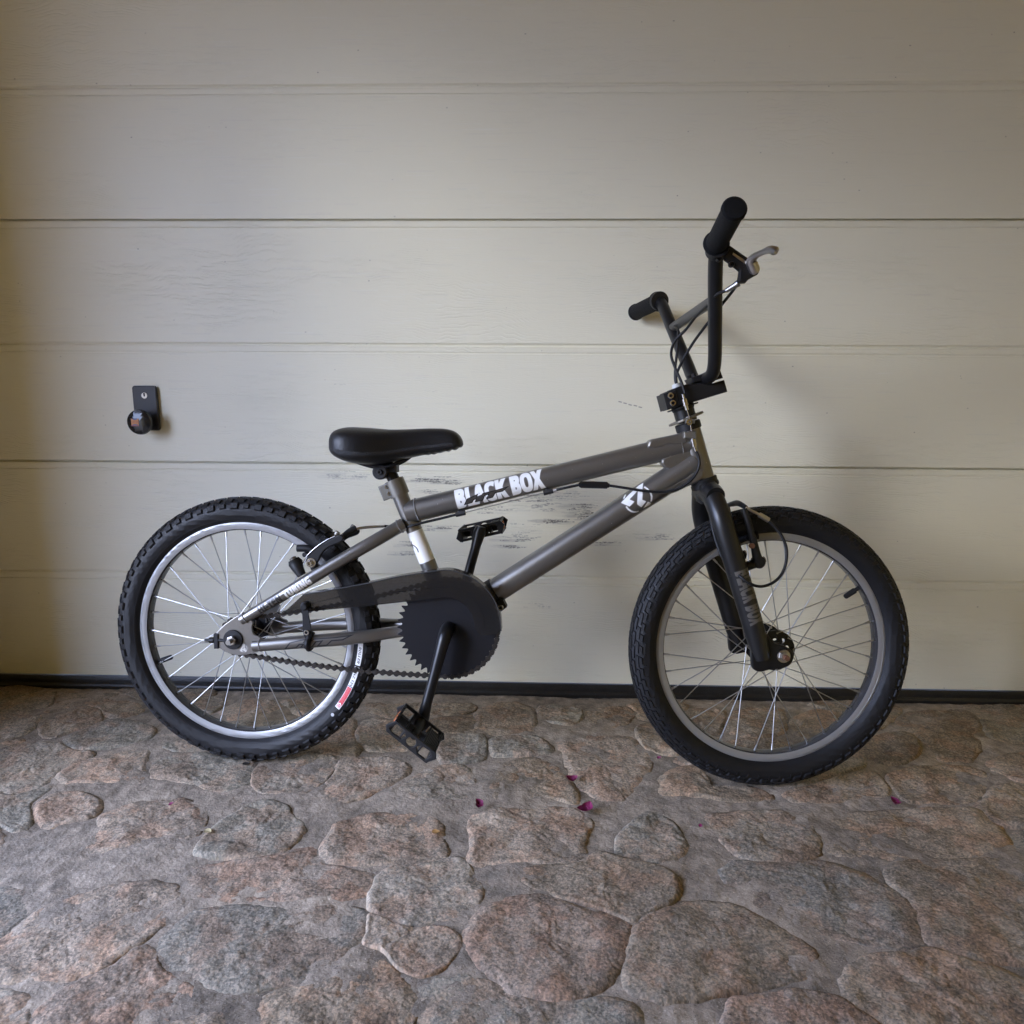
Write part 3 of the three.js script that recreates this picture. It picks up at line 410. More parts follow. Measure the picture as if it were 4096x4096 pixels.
// ---- seat post, clamp and saddle
{
  const ax = V(-0.1003, 0.2415, 0).normalize(), p = (d) => [0.2862 + ax.x * d, 0.5195 + ax.y * d, 0];
  mesh('seat_post', sweep([p(-0.05), p(0.058)], 0.0112, { n: 1, linear: true, radial: 22 }), M.blackPaint, bike);
  const cl = group('seat_clamp', bike);
  mesh('collar', [sweep([p(-0.010), p(-0.0085), p(0.0195), p(0.021)], [0.0172, 0.0182, 0.0182, 0.0172], { n: 3, linear: true, radial: 28 }), (() => { const g = box(-0.030, -0.008, -0.0085, 0.0195, -0.0105, 0.0105, 0.002); const m = new THREE.Matrix4().makeRotationZ(Math.atan2(ax.y, ax.x) - Math.PI / 2); g.applyMatrix4(m); g.translate(0.2862, 0.5195, 0); return g; })()], M.greyMetal, cl);
  for (const [x, y] of [[0.2719, 0.5273], [0.2766, 0.5148]]) mesh('bolt', boltHead(x - 0.003, y - 0.0005, 0.0108, 0.0042), M.chrome, cl);
  const sd = group('saddle', bike);
  // stations: x, top, bottom, half width
  const st = [[0.1610, 0.612, 0.597, 0.028], [0.1640, 0.6205, 0.588, 0.050], [0.172, 0.6275, 0.5815, 0.067], [0.184, 0.6315, 0.5755, 0.077], [0.2, 0.6335, 0.5705, 0.082], [0.2246, 0.6328, 0.567, 0.0805], [0.25, 0.6314, 0.567, 0.071], [0.2674, 0.6304, 0.5695, 0.062], [0.29, 0.6305, 0.574, 0.0505], [0.31, 0.6309, 0.579, 0.0415], [0.333, 0.632, 0.584, 0.034], [0.3525, 0.6325, 0.5865, 0.0295], [0.3751, 0.6316, 0.5915, 0.0262], [0.389, 0.6275, 0.5945, 0.0238], [0.398, 0.6205, 0.5975, 0.0195], [0.4025, 0.6135, 0.600, 0.0135], [0.4045, 0.608, 0.603, 0.006]];
  for (const s of st) if (s[0] < 0.29) s[0] += 0.011 * (1 - (s[0] - 0.161) / 0.129);
  const NA = 48, NS = 64, cvs = [1, 2, 3].map((q) => new THREE.CatmullRomCurve3(st.map((s) => V(s[0], s[q], 0)), false, 'centripetal')), pos = [], idx = [], uv = [];
  for (let i = 0; i <= NS; i++) {
    const t = i / NS, a = cvs[0].getPoint(t), b = cvs[1].getPoint(t), w = cvs[2].getPoint(t).y, X = a.x;
    const rib = X > 0.335 && X < 0.40 ? 0.0013 * Math.cos((X - 0.335) * 2 * Math.PI / 0.0125) : 0;
    const top = a.y, bot = b.y + rib, split = lerp(bot, top, 0.36), wing = sstep(0.33, 0.24, X);
    for (let j = 0; j < NA; j++) {
      const q = (j / NA) * 2 * Math.PI, c = Math.cos(q), s = Math.sin(q), pw = (v, e) => Math.sign(v) * Math.pow(Math.abs(v), e);
      const z = w * pw(c, 0.62), y = s >= 0 ? split + (top - split) * pw(s, lerp(0.72, 0.55, wing)) : split + (split - bot) * pw(s, 0.6);
      pos.push(X, y - (s >= 0 ? 0.004 * wing * Math.exp(-(z * z) / 0.0002) : 0), z); uv.push(t, j / NA);
    }
  }
  for (let i = 0; i < NS; i++) for (let j = 0; j < NA; j++) { const a = i * NA + j, b = i * NA + (j + 1) % NA; idx.push(a, b, a + NA, b, b + NA, a + NA); }
  for (const e of [0, NS]) { const b = pos.length / 3, s = st[e ? st.length - 1 : 0]; pos.push(s[0] + (e ? 0.0008 : -0.0012), (s[1] + s[2]) / 2, 0); uv.push(0, 0); for (let j = 0; j < NA; j++) { const q = e * NA + j, r = e * NA + (j + 1) % NA; e ? idx.push(b, q, r) : idx.push(b, r, q); } }
  const g = new THREE.BufferGeometry(); g.setAttribute('position', new THREE.Float32BufferAttribute(pos, 3)); g.setAttribute('uv', new THREE.Float32BufferAttribute(uv, 2)); g.setIndex(idx); g.computeVertexNormals();
  mesh('cover', g, M.leather, sd);
  for (const s of [1, -1]) mesh('rail', sweep([[0.20, 0.58, 0.03 * s], [0.225, 0.5685, 0.024 * s], [0.255, 0.5620, 0.021 * s], [0.28, 0.5665, 0.019 * s], [0.302, 0.578, 0.012 * s], [0.32, 0.595, 0.004 * s]], 0.0036, { n: 24, radial: 10 }), M.blackSatin, sd);
  mesh('rail_clamp', [latheZ([[0, -0.024], [0.0115, -0.024], [0.0138, -0.022], [0.0138, -0.006], [0.011, -0.004], [0.011, 0.004], [0.0138, 0.006], [0.0138, 0.022], [0.0115, 0.024], [0, 0.024]], 24, 0.2585, 0.5535, 0), box(0.252, 0.286, 0.5525, 0.5675, -0.013, 0.013, 0.003), boltHead(0.2585, 0.5535, 0.024, 0.005)], M.plastic, sd);
}

// ---- wheels
function wheelGeo() {
  const rim = latheZ([[0.1935, -0.0065], [0.1935, -0.0115], [0.1965, -0.0128], [0.2018, -0.0132], [0.2022, -0.0127], [0.2027, -0.0132], [0.207, -0.0132], [0.2085, -0.0122], [0.2085, -0.0095], [0.202, -0.0095], [0.202, 0.0095], [0.2085, 0.0095], [0.2085, 0.0122], [0.207, 0.0132], [0.2027, 0.0132], [0.2022, 0.0127], [0.2018, 0.0132], [0.1965, 0.0128], [0.1935, 0.0115], [0.1935, 0.0065]], 160);
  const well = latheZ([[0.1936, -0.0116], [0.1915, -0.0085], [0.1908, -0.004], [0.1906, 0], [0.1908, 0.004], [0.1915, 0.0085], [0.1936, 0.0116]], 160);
  return { rim, well };
}
const WG = wheelGeo();
const RC = 0.2265, RT = 0.0240;                        // tyre: centre circle and section radius (knobs bring it to 0.2505)
function tyreSkin() { const p = []; for (let i = 0; i <= 40; i++) { const a = lerp(-2.55, 2.55, i / 40), w = 1 + 0.07 * Math.abs(Math.sin(a)); p.push([RC + RT * Math.cos(a), RT * w * Math.sin(a)]); } p.push([0.2045, 0.0098]); p.unshift([0.2045, -0.0098]); return latheZ(p, 180); }
function knob(th, ph, len, wid, ht, taper = 0.8, skew = 0) { // block at angle th round the wheel and ph across the section; len along, wid across
  const w = 1 + 0.07 * Math.abs(Math.sin(ph)), R0 = RC + RT * Math.cos(ph), Z0 = RT * w * Math.sin(ph);
  const rad = V(Math.cos(th), Math.sin(th), 0), T = V(-Math.sin(th), Math.cos(th), 0), Nn = rad.clone().multiplyScalar(Math.cos(ph)).add(V(0, 0, Math.sin(ph))), B = rad.clone().multiplyScalar(-Math.sin(ph)).add(V(0, 0, Math.cos(ph)));
  const c = rad.clone().multiplyScalar(R0).add(V(0, 0, Z0)), P = (a, b, k) => { const q = k ? taper : 1; return c.clone().addScaledVector(T, (a * len * 0.5 + skew * b * len * 0.5) * q).addScaledVector(B, b * wid * 0.5 * q).addScaledVector(Nn, k ? ht : -0.0012); };
  const g = new THREE.BoxGeometry(1, 1, 1), p = g.attributes.position;
  for (let i = 0; i < p.count; i++) { const q = P(Math.sign(p.getX(i)), Math.sign(p.getY(i)), p.getZ(i) > 0 ? 1 : 0); p.setXYZ(i, q.x, q.y, q.z); }
  g.computeVertexNormals(); return g;
}
function makeWheel(center, front, parent) {
  const w = group('wheel', parent); w.position.set(...center, 0); w.userData.label = front ? 'front wheel with low brick-pattern tread' : 'rear wheel with knobbly tyre, sprocket and white and red sidewall print';
  const parts = [tyreSkin()];
  if (front) { const n = 60; for (let r = -3; r <= 3; r++) for (let i = 0; i < n; i++) parts.push(knob(((i + (r & 1) * 0.5 + 0.12 * r) / n) * 2 * Math.PI, r * 0.30, 0.0212, 0.0060, 0.0021, 0.92, 0.12)); const m = 74; for (const s of [-1, 1]) for (let i = 0; i < m; i++) { parts.push(knob((i / m) * 2 * Math.PI, s * 1.17, 0.0135, 0.0068, 0.0027, 0.8, 0.2 * s)); parts.push(knob(((i + 0.5) / m) * 2 * Math.PI, s * 1.42, 0.003, 0.008, 0.001, 0.7, 0.3 * s)); } }
  else { const n = 66; for (let i = 0; i < n; i++) { const a = (i / n) * 2 * Math.PI, st = Math.PI / n; for (const s of [-1, 1]) { parts.push(knob(a, s * 1.12, 0.0115 + 0.004 * (i & 1), 0.0095 + 0.003 * (i & 1), 0.0033, 0.78)); parts.push(knob(a + st, s * 0.62, 0.0135, 0.0085, 0.0026, 0.82, 0.25 * s)); } parts.push(knob(a + st * 0.5, 0.17, 0.0128, 0.0068, 0.0022, 0.85)); parts.push(knob(a - st * 0.5, -0.17, 0.0128, 0.0068, 0.0022, 0.85)); } for (const s of [-1, 1]) { const bead = sweep([...Array(60)].map((_, i) => { const a = (i / 59) * 2 * Math.PI; return [0.2135 * Math.cos(a), 0.2135 * Math.sin(a), s * 0.0209]; }), 0.0007, { n: 180, radial: 5, caps: false }); parts.push(bead); } }
  mesh('tyre', parts, M.tyre, w);
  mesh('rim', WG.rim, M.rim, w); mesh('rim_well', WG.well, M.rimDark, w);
  const fr = front ? 0.0315 : 0.0255, fz = front ? 0.027 : 0.0285;
  const fl = (z) => { const s = new THREE.Shape(); s.absarc(0, 0, fr + 0.0045, 0, 2 * Math.PI); return plate(s, z - 0.0016, z + 0.0016, 0.0006, front ? [...Array(9)].map((_, i) => { const a = i * 0.698 + 0.2; return [0.0215 * Math.cos(a), 0.0215 * Math.sin(a), 0.0045]; }) : []); };
  mesh('hub', [latheZ([[0, -0.044], [0.012, -0.044], [0.016, -0.038], [0.0155, -0.02], [0.0135, 0], [0.0155, 0.02], [0.016, 0.038], [0.012, 0.044], [0, 0.044]], 32), fl(fz), fl(-fz)], front ? M.blackPaint : M.blackRing, w);
  mesh('axle', rod([0, 0, -0.083], [0, 0, front ? 0.083 : 0.087], 0.0046, 14), front ? M.rust : M.steel, w);
  const hex = (z, h) => { const s = new THREE.Shape(); for (let i = 0; i < 6; i++) { const a = i * Math.PI / 3 + 0.3; i ? s.lineTo(0.0088 * Math.cos(a), 0.0088 * Math.sin(a)) : s.moveTo(0.0088 * Math.cos(a), 0.0088 * Math.sin(a)); } return plate(s, z, z + h, 0.0012); };
  for (const s of [1, -1]) { const b = s > 0 ? 0.0665 : -0.0765; mesh('axle_nut', [hex(b + (s > 0 ? 0.002 : 0), 0.008), latheZ([[0.005, b + (s > 0 ? 0 : 0.008)], [0.0112, b + (s > 0 ? 0 : 0.008)], [0.0112, b + (s > 0 ? 0.002 : 0.01)], [0.005, b + (s > 0 ? 0.002 : 0.01)]], 24)], M.alloy, w); }
  if (!front) mesh('washer', latheZ([[0.005, 0.0657], [0.0175, 0.0657], [0.0182, 0.0668], [0.0175, 0.0686], [0.012, 0.0692], [0.005, 0.0692]], 30), M.blackSatin, w);
  const n = 36, off = front ? 4 : 1.5;
  for (let i = 0; i < n; i++) {
    const side = i & 1 ? -1 : 1, j = i >> 1, lead = j & 1 ? 1 : -1, a = (i * 10 + off) * D2R, b = a + lead * (62 + 6 * (side > 0 ? 0 : 1)) * D2R, zo = fz + (lead > 0 ? 0.0022 : -0.0022);
    const p0 = V(fr * Math.cos(b), fr * Math.sin(b), side * zo), p1 = V(0.1925 * Math.cos(a), 0.1925 * Math.sin(a), side * 0.0018), k = p1.clone().sub(p0).normalize();
    const q = p1.clone().addScaledVector(k, -0.0125);
    mesh('spoke', [rod(p0, p1, 0.0009, 7), sweep([p1, q], [0.0021, 0.0016], { n: 1, radial: 7, linear: true }), rod(p0.clone().add(V(0, 0, -0.003)), p0.clone().add(V(0, 0, 0.003)), 0.0014, 6)], M.spoke, w);
  }
  const va = front ? Math.atan2(0.3557 - 0.2505, 1.1162 - 0.959) : Math.atan2(0.1849 - 0.2505, -0.1759), e = V(Math.cos(va), Math.sin(va), 0), at = (r) => e.clone().multiplyScalar(r);
  mesh('valve', sweep([at(0.193), at(0.184), at(0.1838), at(0.164), at(0.1635), at(0.162)], [0.0036, 0.0034, 0.0052, 0.0047, 0.0042, 0.003], { n: 5, radial: 14, linear: true }), M.rubber, w);
  return w;
}
const rearWheel = makeWheel(REAR, false, bike);
{ // sprocket, and the printed strip on the sidewall
  const s = new THREE.Shape(), T = 16, rp = 0.0323; for (let i = 0; i < T * 6; i++) { const a = (i / (T * 6)) * 2 * Math.PI, k = i % 6, r = rp + [-0.0042, -0.003, 0.001, 0.0038, 0.001, -0.003][k]; i ? s.lineTo(r * Math.cos(a), r * Math.sin(a)) : s.moveTo(r, 0); }
  mesh('sprocket', [plate(s, 0.0405, 0.0432, 0.0004), latheZ([[0.012, 0.03], [0.0245, 0.03], [0.026, 0.033], [0.026, 0.0405], [0.022, 0.046], [0.012, 0.0475]], 30)], M.chainSteel, rearWheel);
  const c = canvas(1024, 96), x = c.getContext('2d'); x.fillStyle = '#e4e4e2'; x.fillRect(0, 0, 1024, 96);
  x.fillStyle = '#1b1f2b'; x.font = 'italic bold 66px sans-serif'; x.fillText('ROLLER', 55, 72); x.fillRect(330, 0, 20, 96); x.fillText('20x2.125', 372, 74);
  x.fillStyle = '#1b1f2b'; x.fillRect(650, 0, 10, 96); x.fillStyle = '#c9303a'; shapePath(x, [[668, 6], [960, 6], [930, 48], [960, 90], [668, 90]]); x.fill();
  x.fillStyle = 'rgba(240,220,220,.6)'; for (let i = 0; i < 4; i++) { let q = 680; while (q < 915) { const l = rr(3, 14); x.fillRect(q, 18 + i * 18 + rr(-1, 1), l, 5); q += l + rr(3, 7); } } x.fillStyle = '#c9303a'; for (let i = 0; i < 3; i++) { shapePath(x, [[965 + i * 18, 12], [974 + i * 18, 12], [962 + i * 18, 48], [974 + i * 18, 84], [965 + i * 18, 84], [952 + i * 18, 48]]); x.fill(); }
  const pos = [], uv = [], idx = [], n = 60, m = 5;
  for (let i = 0; i <= n; i++) for (let j = 0; j <= m; j++) { const a = lerp(-2.5, -37.5, i / n) * D2R, ph = lerp(1.98, 1.56, j / m), w = 1 + 0.07 * Math.abs(Math.sin(ph)), r = RC + (RT + 0.0005) * Math.cos(ph), z = (RT + 0.0004) * w * Math.sin(ph); pos.push(r * Math.cos(a), r * Math.sin(a), z); uv.push(i / n, j / m); }
  for (let i = 0; i < n; i++) for (let j = 0; j < m; j++) { const a = i * (m + 1) + j; idx.push(a, a + 1, a + m + 1, a + 1, a + m + 2, a + m + 1); }
  const g = new THREE.BufferGeometry(); g.setAttribute('position', new THREE.Float32BufferAttribute(pos, 3)); g.setAttribute('uv', new THREE.Float32BufferAttribute(uv, 2)); g.setIndex(idx); g.computeVertexNormals();
  const mk = new THREE.CircleGeometry(0.0032, 20); mk.translate(0.2235 * Math.cos(-41.5 * D2R), 0.2235 * Math.sin(-41.5 * D2R), 0.0259); mesh('sidewall_mark', mk, std(rgb(0.55, 0.55, 0.55), 0.6), rearWheel);
  const lb = mesh('sidewall_print', g, std(rgb(1, 1, 1), 0.55, 0, { map: canvasTex(c) }), rearWheel); lb.userData.label = 'white and red printed strip on the tyre sidewall';
}
const frontWheel = makeWheel(FRONT, true, bike); frontWheel.position.set(0, 0, 0); frontWheel.updateMatrix(); frontWheel.applyMatrix4(new THREE.Matrix4().makeTranslation(...FRONT, 0)); frontWheel.applyMatrix4(steer);

// chain tensioner behind the dropout
{
  const t = group('chain_tensioner', bike);
  mesh('stop_plate', plate([[-0.0358, 0.2603], [-0.0272, 0.2607], [-0.0276, 0.2331], [-0.0352, 0.2328]], 0.058, 0.0685, 0.001), M.blackSatin, t);
  mesh('adjuster', [rod([-0.0535, 0.2475, 0.0645], [-0.004, 0.2490, 0.0668], 0.0027), sweep([[-0.0445, 0.2477, 0.0648], [-0.0362, 0.248, 0.0652]], 0.0052, { n: 1, radial: 6, linear: true })], M.blackSatin, t);
}

// ---- cranks, chainring, pedals
const CZ = 0.0425;
{
  const k = group('crankset', bike), ring = new THREE.Shape(), T = 44, rp = 0.0889;
  for (let i = 0; i < T * 8; i++) { const a = ((i - 3.5) / (T * 8)) * 2 * Math.PI, q = i % 8, r = rp + [-0.0052, -0.0044, -0.0018, 0.0018, 0.0043, 0.0018, -0.0018, -0.0044][q]; i ? ring.lineTo(r * Math.cos(a), r * Math.sin(a)) : ring.moveTo(r * Math.cos(a), r * Math.sin(a)); }
  const rg = plate(ring, CZ - 0.0015, CZ + 0.0015, 0.0004); rg.translate(...BB, 0); mesh('chainring', rg, M.blackRing, k);
  const u = V(-0.0395, -0.1565, 0).normalize(), q = (d, z, s) => [BB[0] + s * u.x * d, BB[1] + s * u.y * d, z * s];
  for (const s of [1, -1]) mesh('crank_arm', sweep([q(0, 0.02, s), q(0, 0.044, s), q(0.001, 0.058, s), q(0.009, 0.0685, s), q(0.03, 0.0725, s), q(0.08, 0.0765, s), q(0.13, 0.0805, s), q(0.153, 0.0825, s), q(0.162, 0.083, s), q(0.1735, 0.0835, s)], [0.012, 0.0125, 0.0128, 0.0122, 0.0108, 0.0093, 0.0092, 0.0112, 0.0124, 0.0095], { n: 60, radial: 20 }), M.blackPaint, k);
  // pedals: two end plates with openings, two outer bars with reflectors, a spindle barrel and ribs
  const pedal = (s, tilt) => {
    const p = group('pedal', bike), c = q(0.162, 0, s); p.position.set(c[0], c[1], 0); p.rotation.z = tilt;
    const zi = 0.094 * s, zo = 0.176 * s, zz = (a, b) => (s > 0 ? [a, b] : [b, a]);
    const side = (z0, z1, holes) => { const sh = new THREE.Shape(); [[-0.0495, -0.004], [-0.0425, -0.0125], [0.0405, -0.0125], [0.0495, 0.004], [0.0425, 0.0125], [-0.0405, 0.0125]].forEach((v, i) => (i ? sh.lineTo(...v) : sh.moveTo(...v))); for (const h of holes) { const pa = new THREE.Path(); if (h.length === 3) pa.absarc(...h, 0, 2 * Math.PI, true); else h.forEach((v, i) => (i ? pa.lineTo(...v) : pa.moveTo(...v))); sh.holes.push(pa); } return plate(sh, z0, z1, 0.0009); };
    mesh('cage_plate', side(...zz(zo - 0.005 * s, zo), [[0, 0, 0.0085], [[-0.042, -0.004], [-0.036, 0.0085], [-0.02, 0.0085], [-0.012, 0.001], [-0.016, -0.0065], [-0.034, -0.0085]], [[0.012, -0.001], [0.02, -0.0085], [0.036, -0.0085], [0.041, 0.003], [0.034, 0.0085], [0.016, 0.0065]]]), M.plastic, p);
    mesh('cage_plate', side(...zz(zi, zi + 0.004 * s), [[[-0.036, -0.0075], [-0.036, 0.0065], [-0.017, 0.0065], [-0.017, -0.0075]], [[0.015, -0.0065], [0.015, 0.0075], [0.034, 0.0075], [0.034, -0.0065]]]), M.plastic, p);
    for (const e of [-1, 1]) {
      mesh('cage_bar', [box(e > 0 ? 0.0385 : -0.0425, e > 0 ? 0.0425 : -0.0385, 0.0085, 0.0122, ...zz(zi, zo - 0.001 * s), 0.0006), box(e > 0 ? 0.0385 : -0.0425, e > 0 ? 0.0425 : -0.0385, -0.0122, -0.0085, ...zz(zi, zo - 0.001 * s), 0.0006), box(e > 0 ? 0.0375 : -0.0405, e > 0 ? 0.0405 : -0.0375, -0.009, 0.009, ...zz(zi + 0.003 * s, zo - 0.003 * s), 0.0006)], M.plastic, p);
      mesh('reflector', box(e > 0 ? 0.0407 : -0.0425, e > 0 ? 0.0425 : -0.0407, -0.0068, 0.0068, ...zz(zi + 0.02 * s, zo - 0.02 * s), 0.0004), M.amber, p);
    }
    mesh('barrel', [latheZ([[0, zi - 0.002 * s], [0.0095, zi], [0.0108, zi + 0.004 * s], [0.0092, zi + 0.03 * s], [0.0075, zo - 0.03 * s], [0.006, zo - 0.024 * s], [0, zo - 0.024 * s]], 24), box(-0.0395, 0.0395, -0.0075, 0.0075, ...zz(0.1335 * s, 0.1375 * s), 0.0006), ...[-1, 1].map((e) => box(e > 0 ? 0.017 : -0.020, e > 0 ? 0.02 : -0.017, -0.0085, 0.0085, ...zz(zi + 0.002 * s, zo - 0.002 * s), 0.0006)), ...[...Array(7)].map((_, i) => box(0.021 + i * 0.0026, 0.0222 + i * 0.0026, 0.0075, 0.0098, ...zz((0.105 + 0.002 * i) * s, (0.162 - 0.002 * i) * s), 0.0003)), box(0.0205, 0.0385, 0.0045, 0.008, ...zz(0.102 * s, 0.168 * s), 0.0005)], M.plastic, p);
    const teeth = []; for (const e of [-1, 1]) for (let i = 0; i < 5; i++) for (const t of [-1, 1]) teeth.push(box(e > 0 ? 0.0385 : -0.0415, e > 0 ? 0.0415 : -0.0385, t > 0 ? 0.0118 : -0.0138, t > 0 ? 0.0138 : -0.0118, ...zz((0.099 + i * 0.017) * s, (0.1025 + i * 0.017) * s), 0.0004)); mesh('grip_teeth', teeth, M.plastic, p);
    mesh('spindle', rod([0, 0, 0.078 * s], [0, 0, zi], 0.0062, 14), M.steel, p);
  };
  pedal(1, -38 * D2R); pedal(-1, 13.5 * D2R);
}

// ---- chain: every link a piece of its own
{
  const chain = group('chain', bike), path = [], R1 = 0.0889, R2 = 0.0323, c1 = V(...BB, 0), c2 = V(...REAR, 0);
  const dx = c1.x - c2.x, dy = c1.y - c2.y, dist = Math.hypot(dx, dy), base = Math.atan2(dy, dx), al = Math.acos((R1 - R2) / dist);   // c2 -> c1
  const P = (c, r, a) => V(c.x + r * Math.cos(a), c.y + r * Math.sin(a), CZ);
  const upA = base + Math.PI - al, loA = base + Math.PI + al;
  const run = (a, b, sag) => { for (let i = 1; i < 40; i++) { const t = i / 40, p = a.clone().lerp(b, t); p.y -= sag * 4 * t * (1 - t); path.push(p); } };
  for (let i = 0; i <= 60; i++) path.push(P(c1, R1, lerp(upA, loA - 2 * Math.PI, i / 60)));        // over the front of the chainring
  run(P(c1, R1, loA), P(c2, R2, loA), 0.007);
  for (let i = 0; i <= 30; i++) path.push(P(c2, R2, lerp(loA, upA, i / 30)));
  run(P(c2, R2, upA), P(c1, R1, upA), 0.0105);
  const S = [0]; for (let i = 1; i <= path.length; i++) S.push(S[i - 1] + path[i % path.length].distanceTo(path[i - 1]));
  const L = S[path.length]; let n = Math.round(L / 0.0127); if (n & 1) n++;
  const at = (s) => { s = ((s % L) + L) % L; let i = 1; while (S[i] < s) i++; const t = (s - S[i - 1]) / (S[i] - S[i - 1]); return path[i - 1].clone().lerp(path[i % path.length], t); };
  const fig8 = (r, wst) => { const s = new THREE.Shape(), p = 0.0127 / 2; s.absarc(p, 0, r, -2.2, 2.2); s.quadraticCurveTo(0, wst, -p + r * Math.cos(0.94), r * Math.sin(0.94)); s.absarc(-p, 0, r, 0.94, 2 * Math.PI - 0.94); s.quadraticCurveTo(0, -wst, p + r * Math.cos(-2.2), r * Math.sin(-2.2)); return s; };
  const thin = (s, z, d) => { const g = new THREE.ExtrudeGeometry(s, { depth: d, bevelEnabled: false, curveSegments: 7 }); g.translate(0, 0, z); return g; };
  const pin = (x, r, a, b) => { const g = new THREE.CylinderGeometry(r, r, b - a, 9); g.rotateX(Math.PI / 2); g.translate(x, 0, (a + b) / 2); return g; };
  const outer = join([thin(fig8(0.0046, -0.0006), 0.0032, 0.001), thin(fig8(0.0046, -0.0006), -0.0042, 0.001), pin(0.00635, 0.0019, -0.0052, 0.0052), pin(-0.00635, 0.0019, -0.0052, 0.0052)]);
  const inner = join([thin(fig8(0.0044, -0.0002), 0.0019, 0.001), thin(fig8(0.0044, -0.0002), -0.0029, 0.001), pin(0.00635, 0.0039, -0.0019, 0.0019), pin(-0.00635, 0.0039, -0.0019, 0.0019)]);
  for (let i = 0; i < n; i++) { const a = at((i / n) * L), b = at(((i + 1) / n) * L), m = mesh('chain_link', i & 1 ? inner : outer, M.chainSteel, chain); m.position.copy(a).add(b).multiplyScalar(0.5); m.rotation.z = Math.atan2(b.y - a.y, b.x - a.x); m.scale.x = a.distanceTo(b) / 0.0127; }
}

// ---- smoked plastic chain guard with its two brackets
{
  const gd = group('chain_guard', bike);
  const top = [[0.1261, 0.3342], [0.1997, 0.3489], [0.2577, 0.3615], [0.2995, 0.3716], [0.3438, 0.3797], [0.3686, 0.3842], [0.3892, 0.3857], [0.4097, 0.3814], [0.4303, 0.373], [0.4482, 0.3604], [0.4647, 0.343], [0.4744, 0.3253], [0.4801, 0.3047], [0.4824, 0.2797]];
  const low = [[0.4729, 0.2735], [0.4585, 0.2713], [0.4447, 0.2729], [0.4364, 0.2824], [0.4343, 0.2949], [0.4294, 0.3101], [0.4169, 0.3243], [0.4031, 0.3329], [0.3893, 0.3367], [0.3756, 0.3363], [0.341, 0.3311], [0.3133, 0.3268], [0.2574, 0.3192], [0.2, 0.3118], [0.1313, 0.3033], [0.0855, 0.2962]];
  const cr = (pts, n) => new THREE.CatmullRomCurve3(pts.map((p) => V(...p)), false, 'centripetal').getPoints(n).map((p) => [p.x, p.y]);
  const ct = cr(top, 70), cl = cr(low, 70);
  mesh('shell', plate([...ct, ...cl], 0.0565, 0.0583, 0.0005), M.smoke, gd);
  const flange = (pts, z0, z1, th) => { const q = pts.map((p, i) => { const a = pts[Math.max(0, i - 1)], b = pts[Math.min(pts.length - 1, i + 1)], d = V(b[0] - a[0], b[1] - a[1]).normalize(); return [p[0] + d.y * th, p[1] - d.x * th]; }); return plate([...pts, ...q.reverse()], z0, z1, 0); };
  mesh('rim_lip', flange(ct, 0.0335, 0.0562, 0.0018), M.smoke, gd);
  mesh('edge_ridge', sweep(ct.filter((_, i) => i % 2 === 0).map((p) => [p[0], p[1], 0.0585]), 0.0011, { n: 90, radial: 6 }), std(rgb(0.05, 0.05, 0.05), 0.25), gd);
  const rid = cr([[0.30, 0.3445], [0.3438, 0.3505], [0.375, 0.355], [0.395, 0.3545], [0.4150, 0.347], [0.434, 0.334], [0.446, 0.318], [0.452, 0.30], [0.4535, 0.284]], 60); mesh('ridge', sweep(rid.map((p) => [p[0], p[1], 0.0584]), 0.0006, { n: 60, radial: 5 }), M.smoke, gd);
  const bk = M.blackSatin;
  const dir = V(0.827, 0.562, 0), c0 = V(0.4615, 0.3355, 0).addScaledVector(dir, 0.0);
  mesh('tube_clamp', [sweep([c0.clone().addScaledVector(dir, -0.0075), c0.clone().addScaledVector(dir, -0.007), c0.clone().addScaledVector(dir, 0.007), c0.clone().addScaledVector(dir, 0.0075)], [0.0242, 0.025, 0.025, 0.0242], { n: 3, linear: true, radial: 32 }), plate([[0.470, 0.3255], [0.482, 0.3282], [0.4891, 0.3142], [0.478, 0.3053], [0.4690, 0.3135]], 0.004, 0.0245, 0.0015)], bk, gd);
  mesh('bolt', boltHead(0.4786, 0.3146, 0.0248, 0.005), M.chrome, gd);
  mesh('stay_strap', [sweep([...Array(13)].map((_, i) => { const a = (i / 12) * 2 * Math.PI; return [0.1405 + 0.0015 * Math.sin(a), 0.2508 + 0.0132 * Math.sin(a), 0.062 + 0.0132 * Math.cos(a)]; }), 0.0052, { n: 36, radial: 10, flat: 1, closed: true, caps: false }), plate(smoothShape([[0.1290, 0.322], [0.1345, 0.3245], [0.1400, 0.3215], [0.1425, 0.30], [0.1465, 0.272], [0.1455, 0.26], [0.1365, 0.258], [0.1315, 0.268], [0.1305, 0.30]]), 0.0705, 0.0735, 0.0008)], bk, gd);
  mesh('bolt', boltHead(0.1385, 0.2705, 0.0735, 0.0052), M.chrome, gd);
  mesh('pivot_cap', latheZ([[0, 0.0785], [0.0045, 0.078], [0.0066, 0.076], [0.0068, 0.0735], [0.0068, 0.057], [0, 0.057]], 22, 0.1345, 0.3165, 0), bk, gd);
}

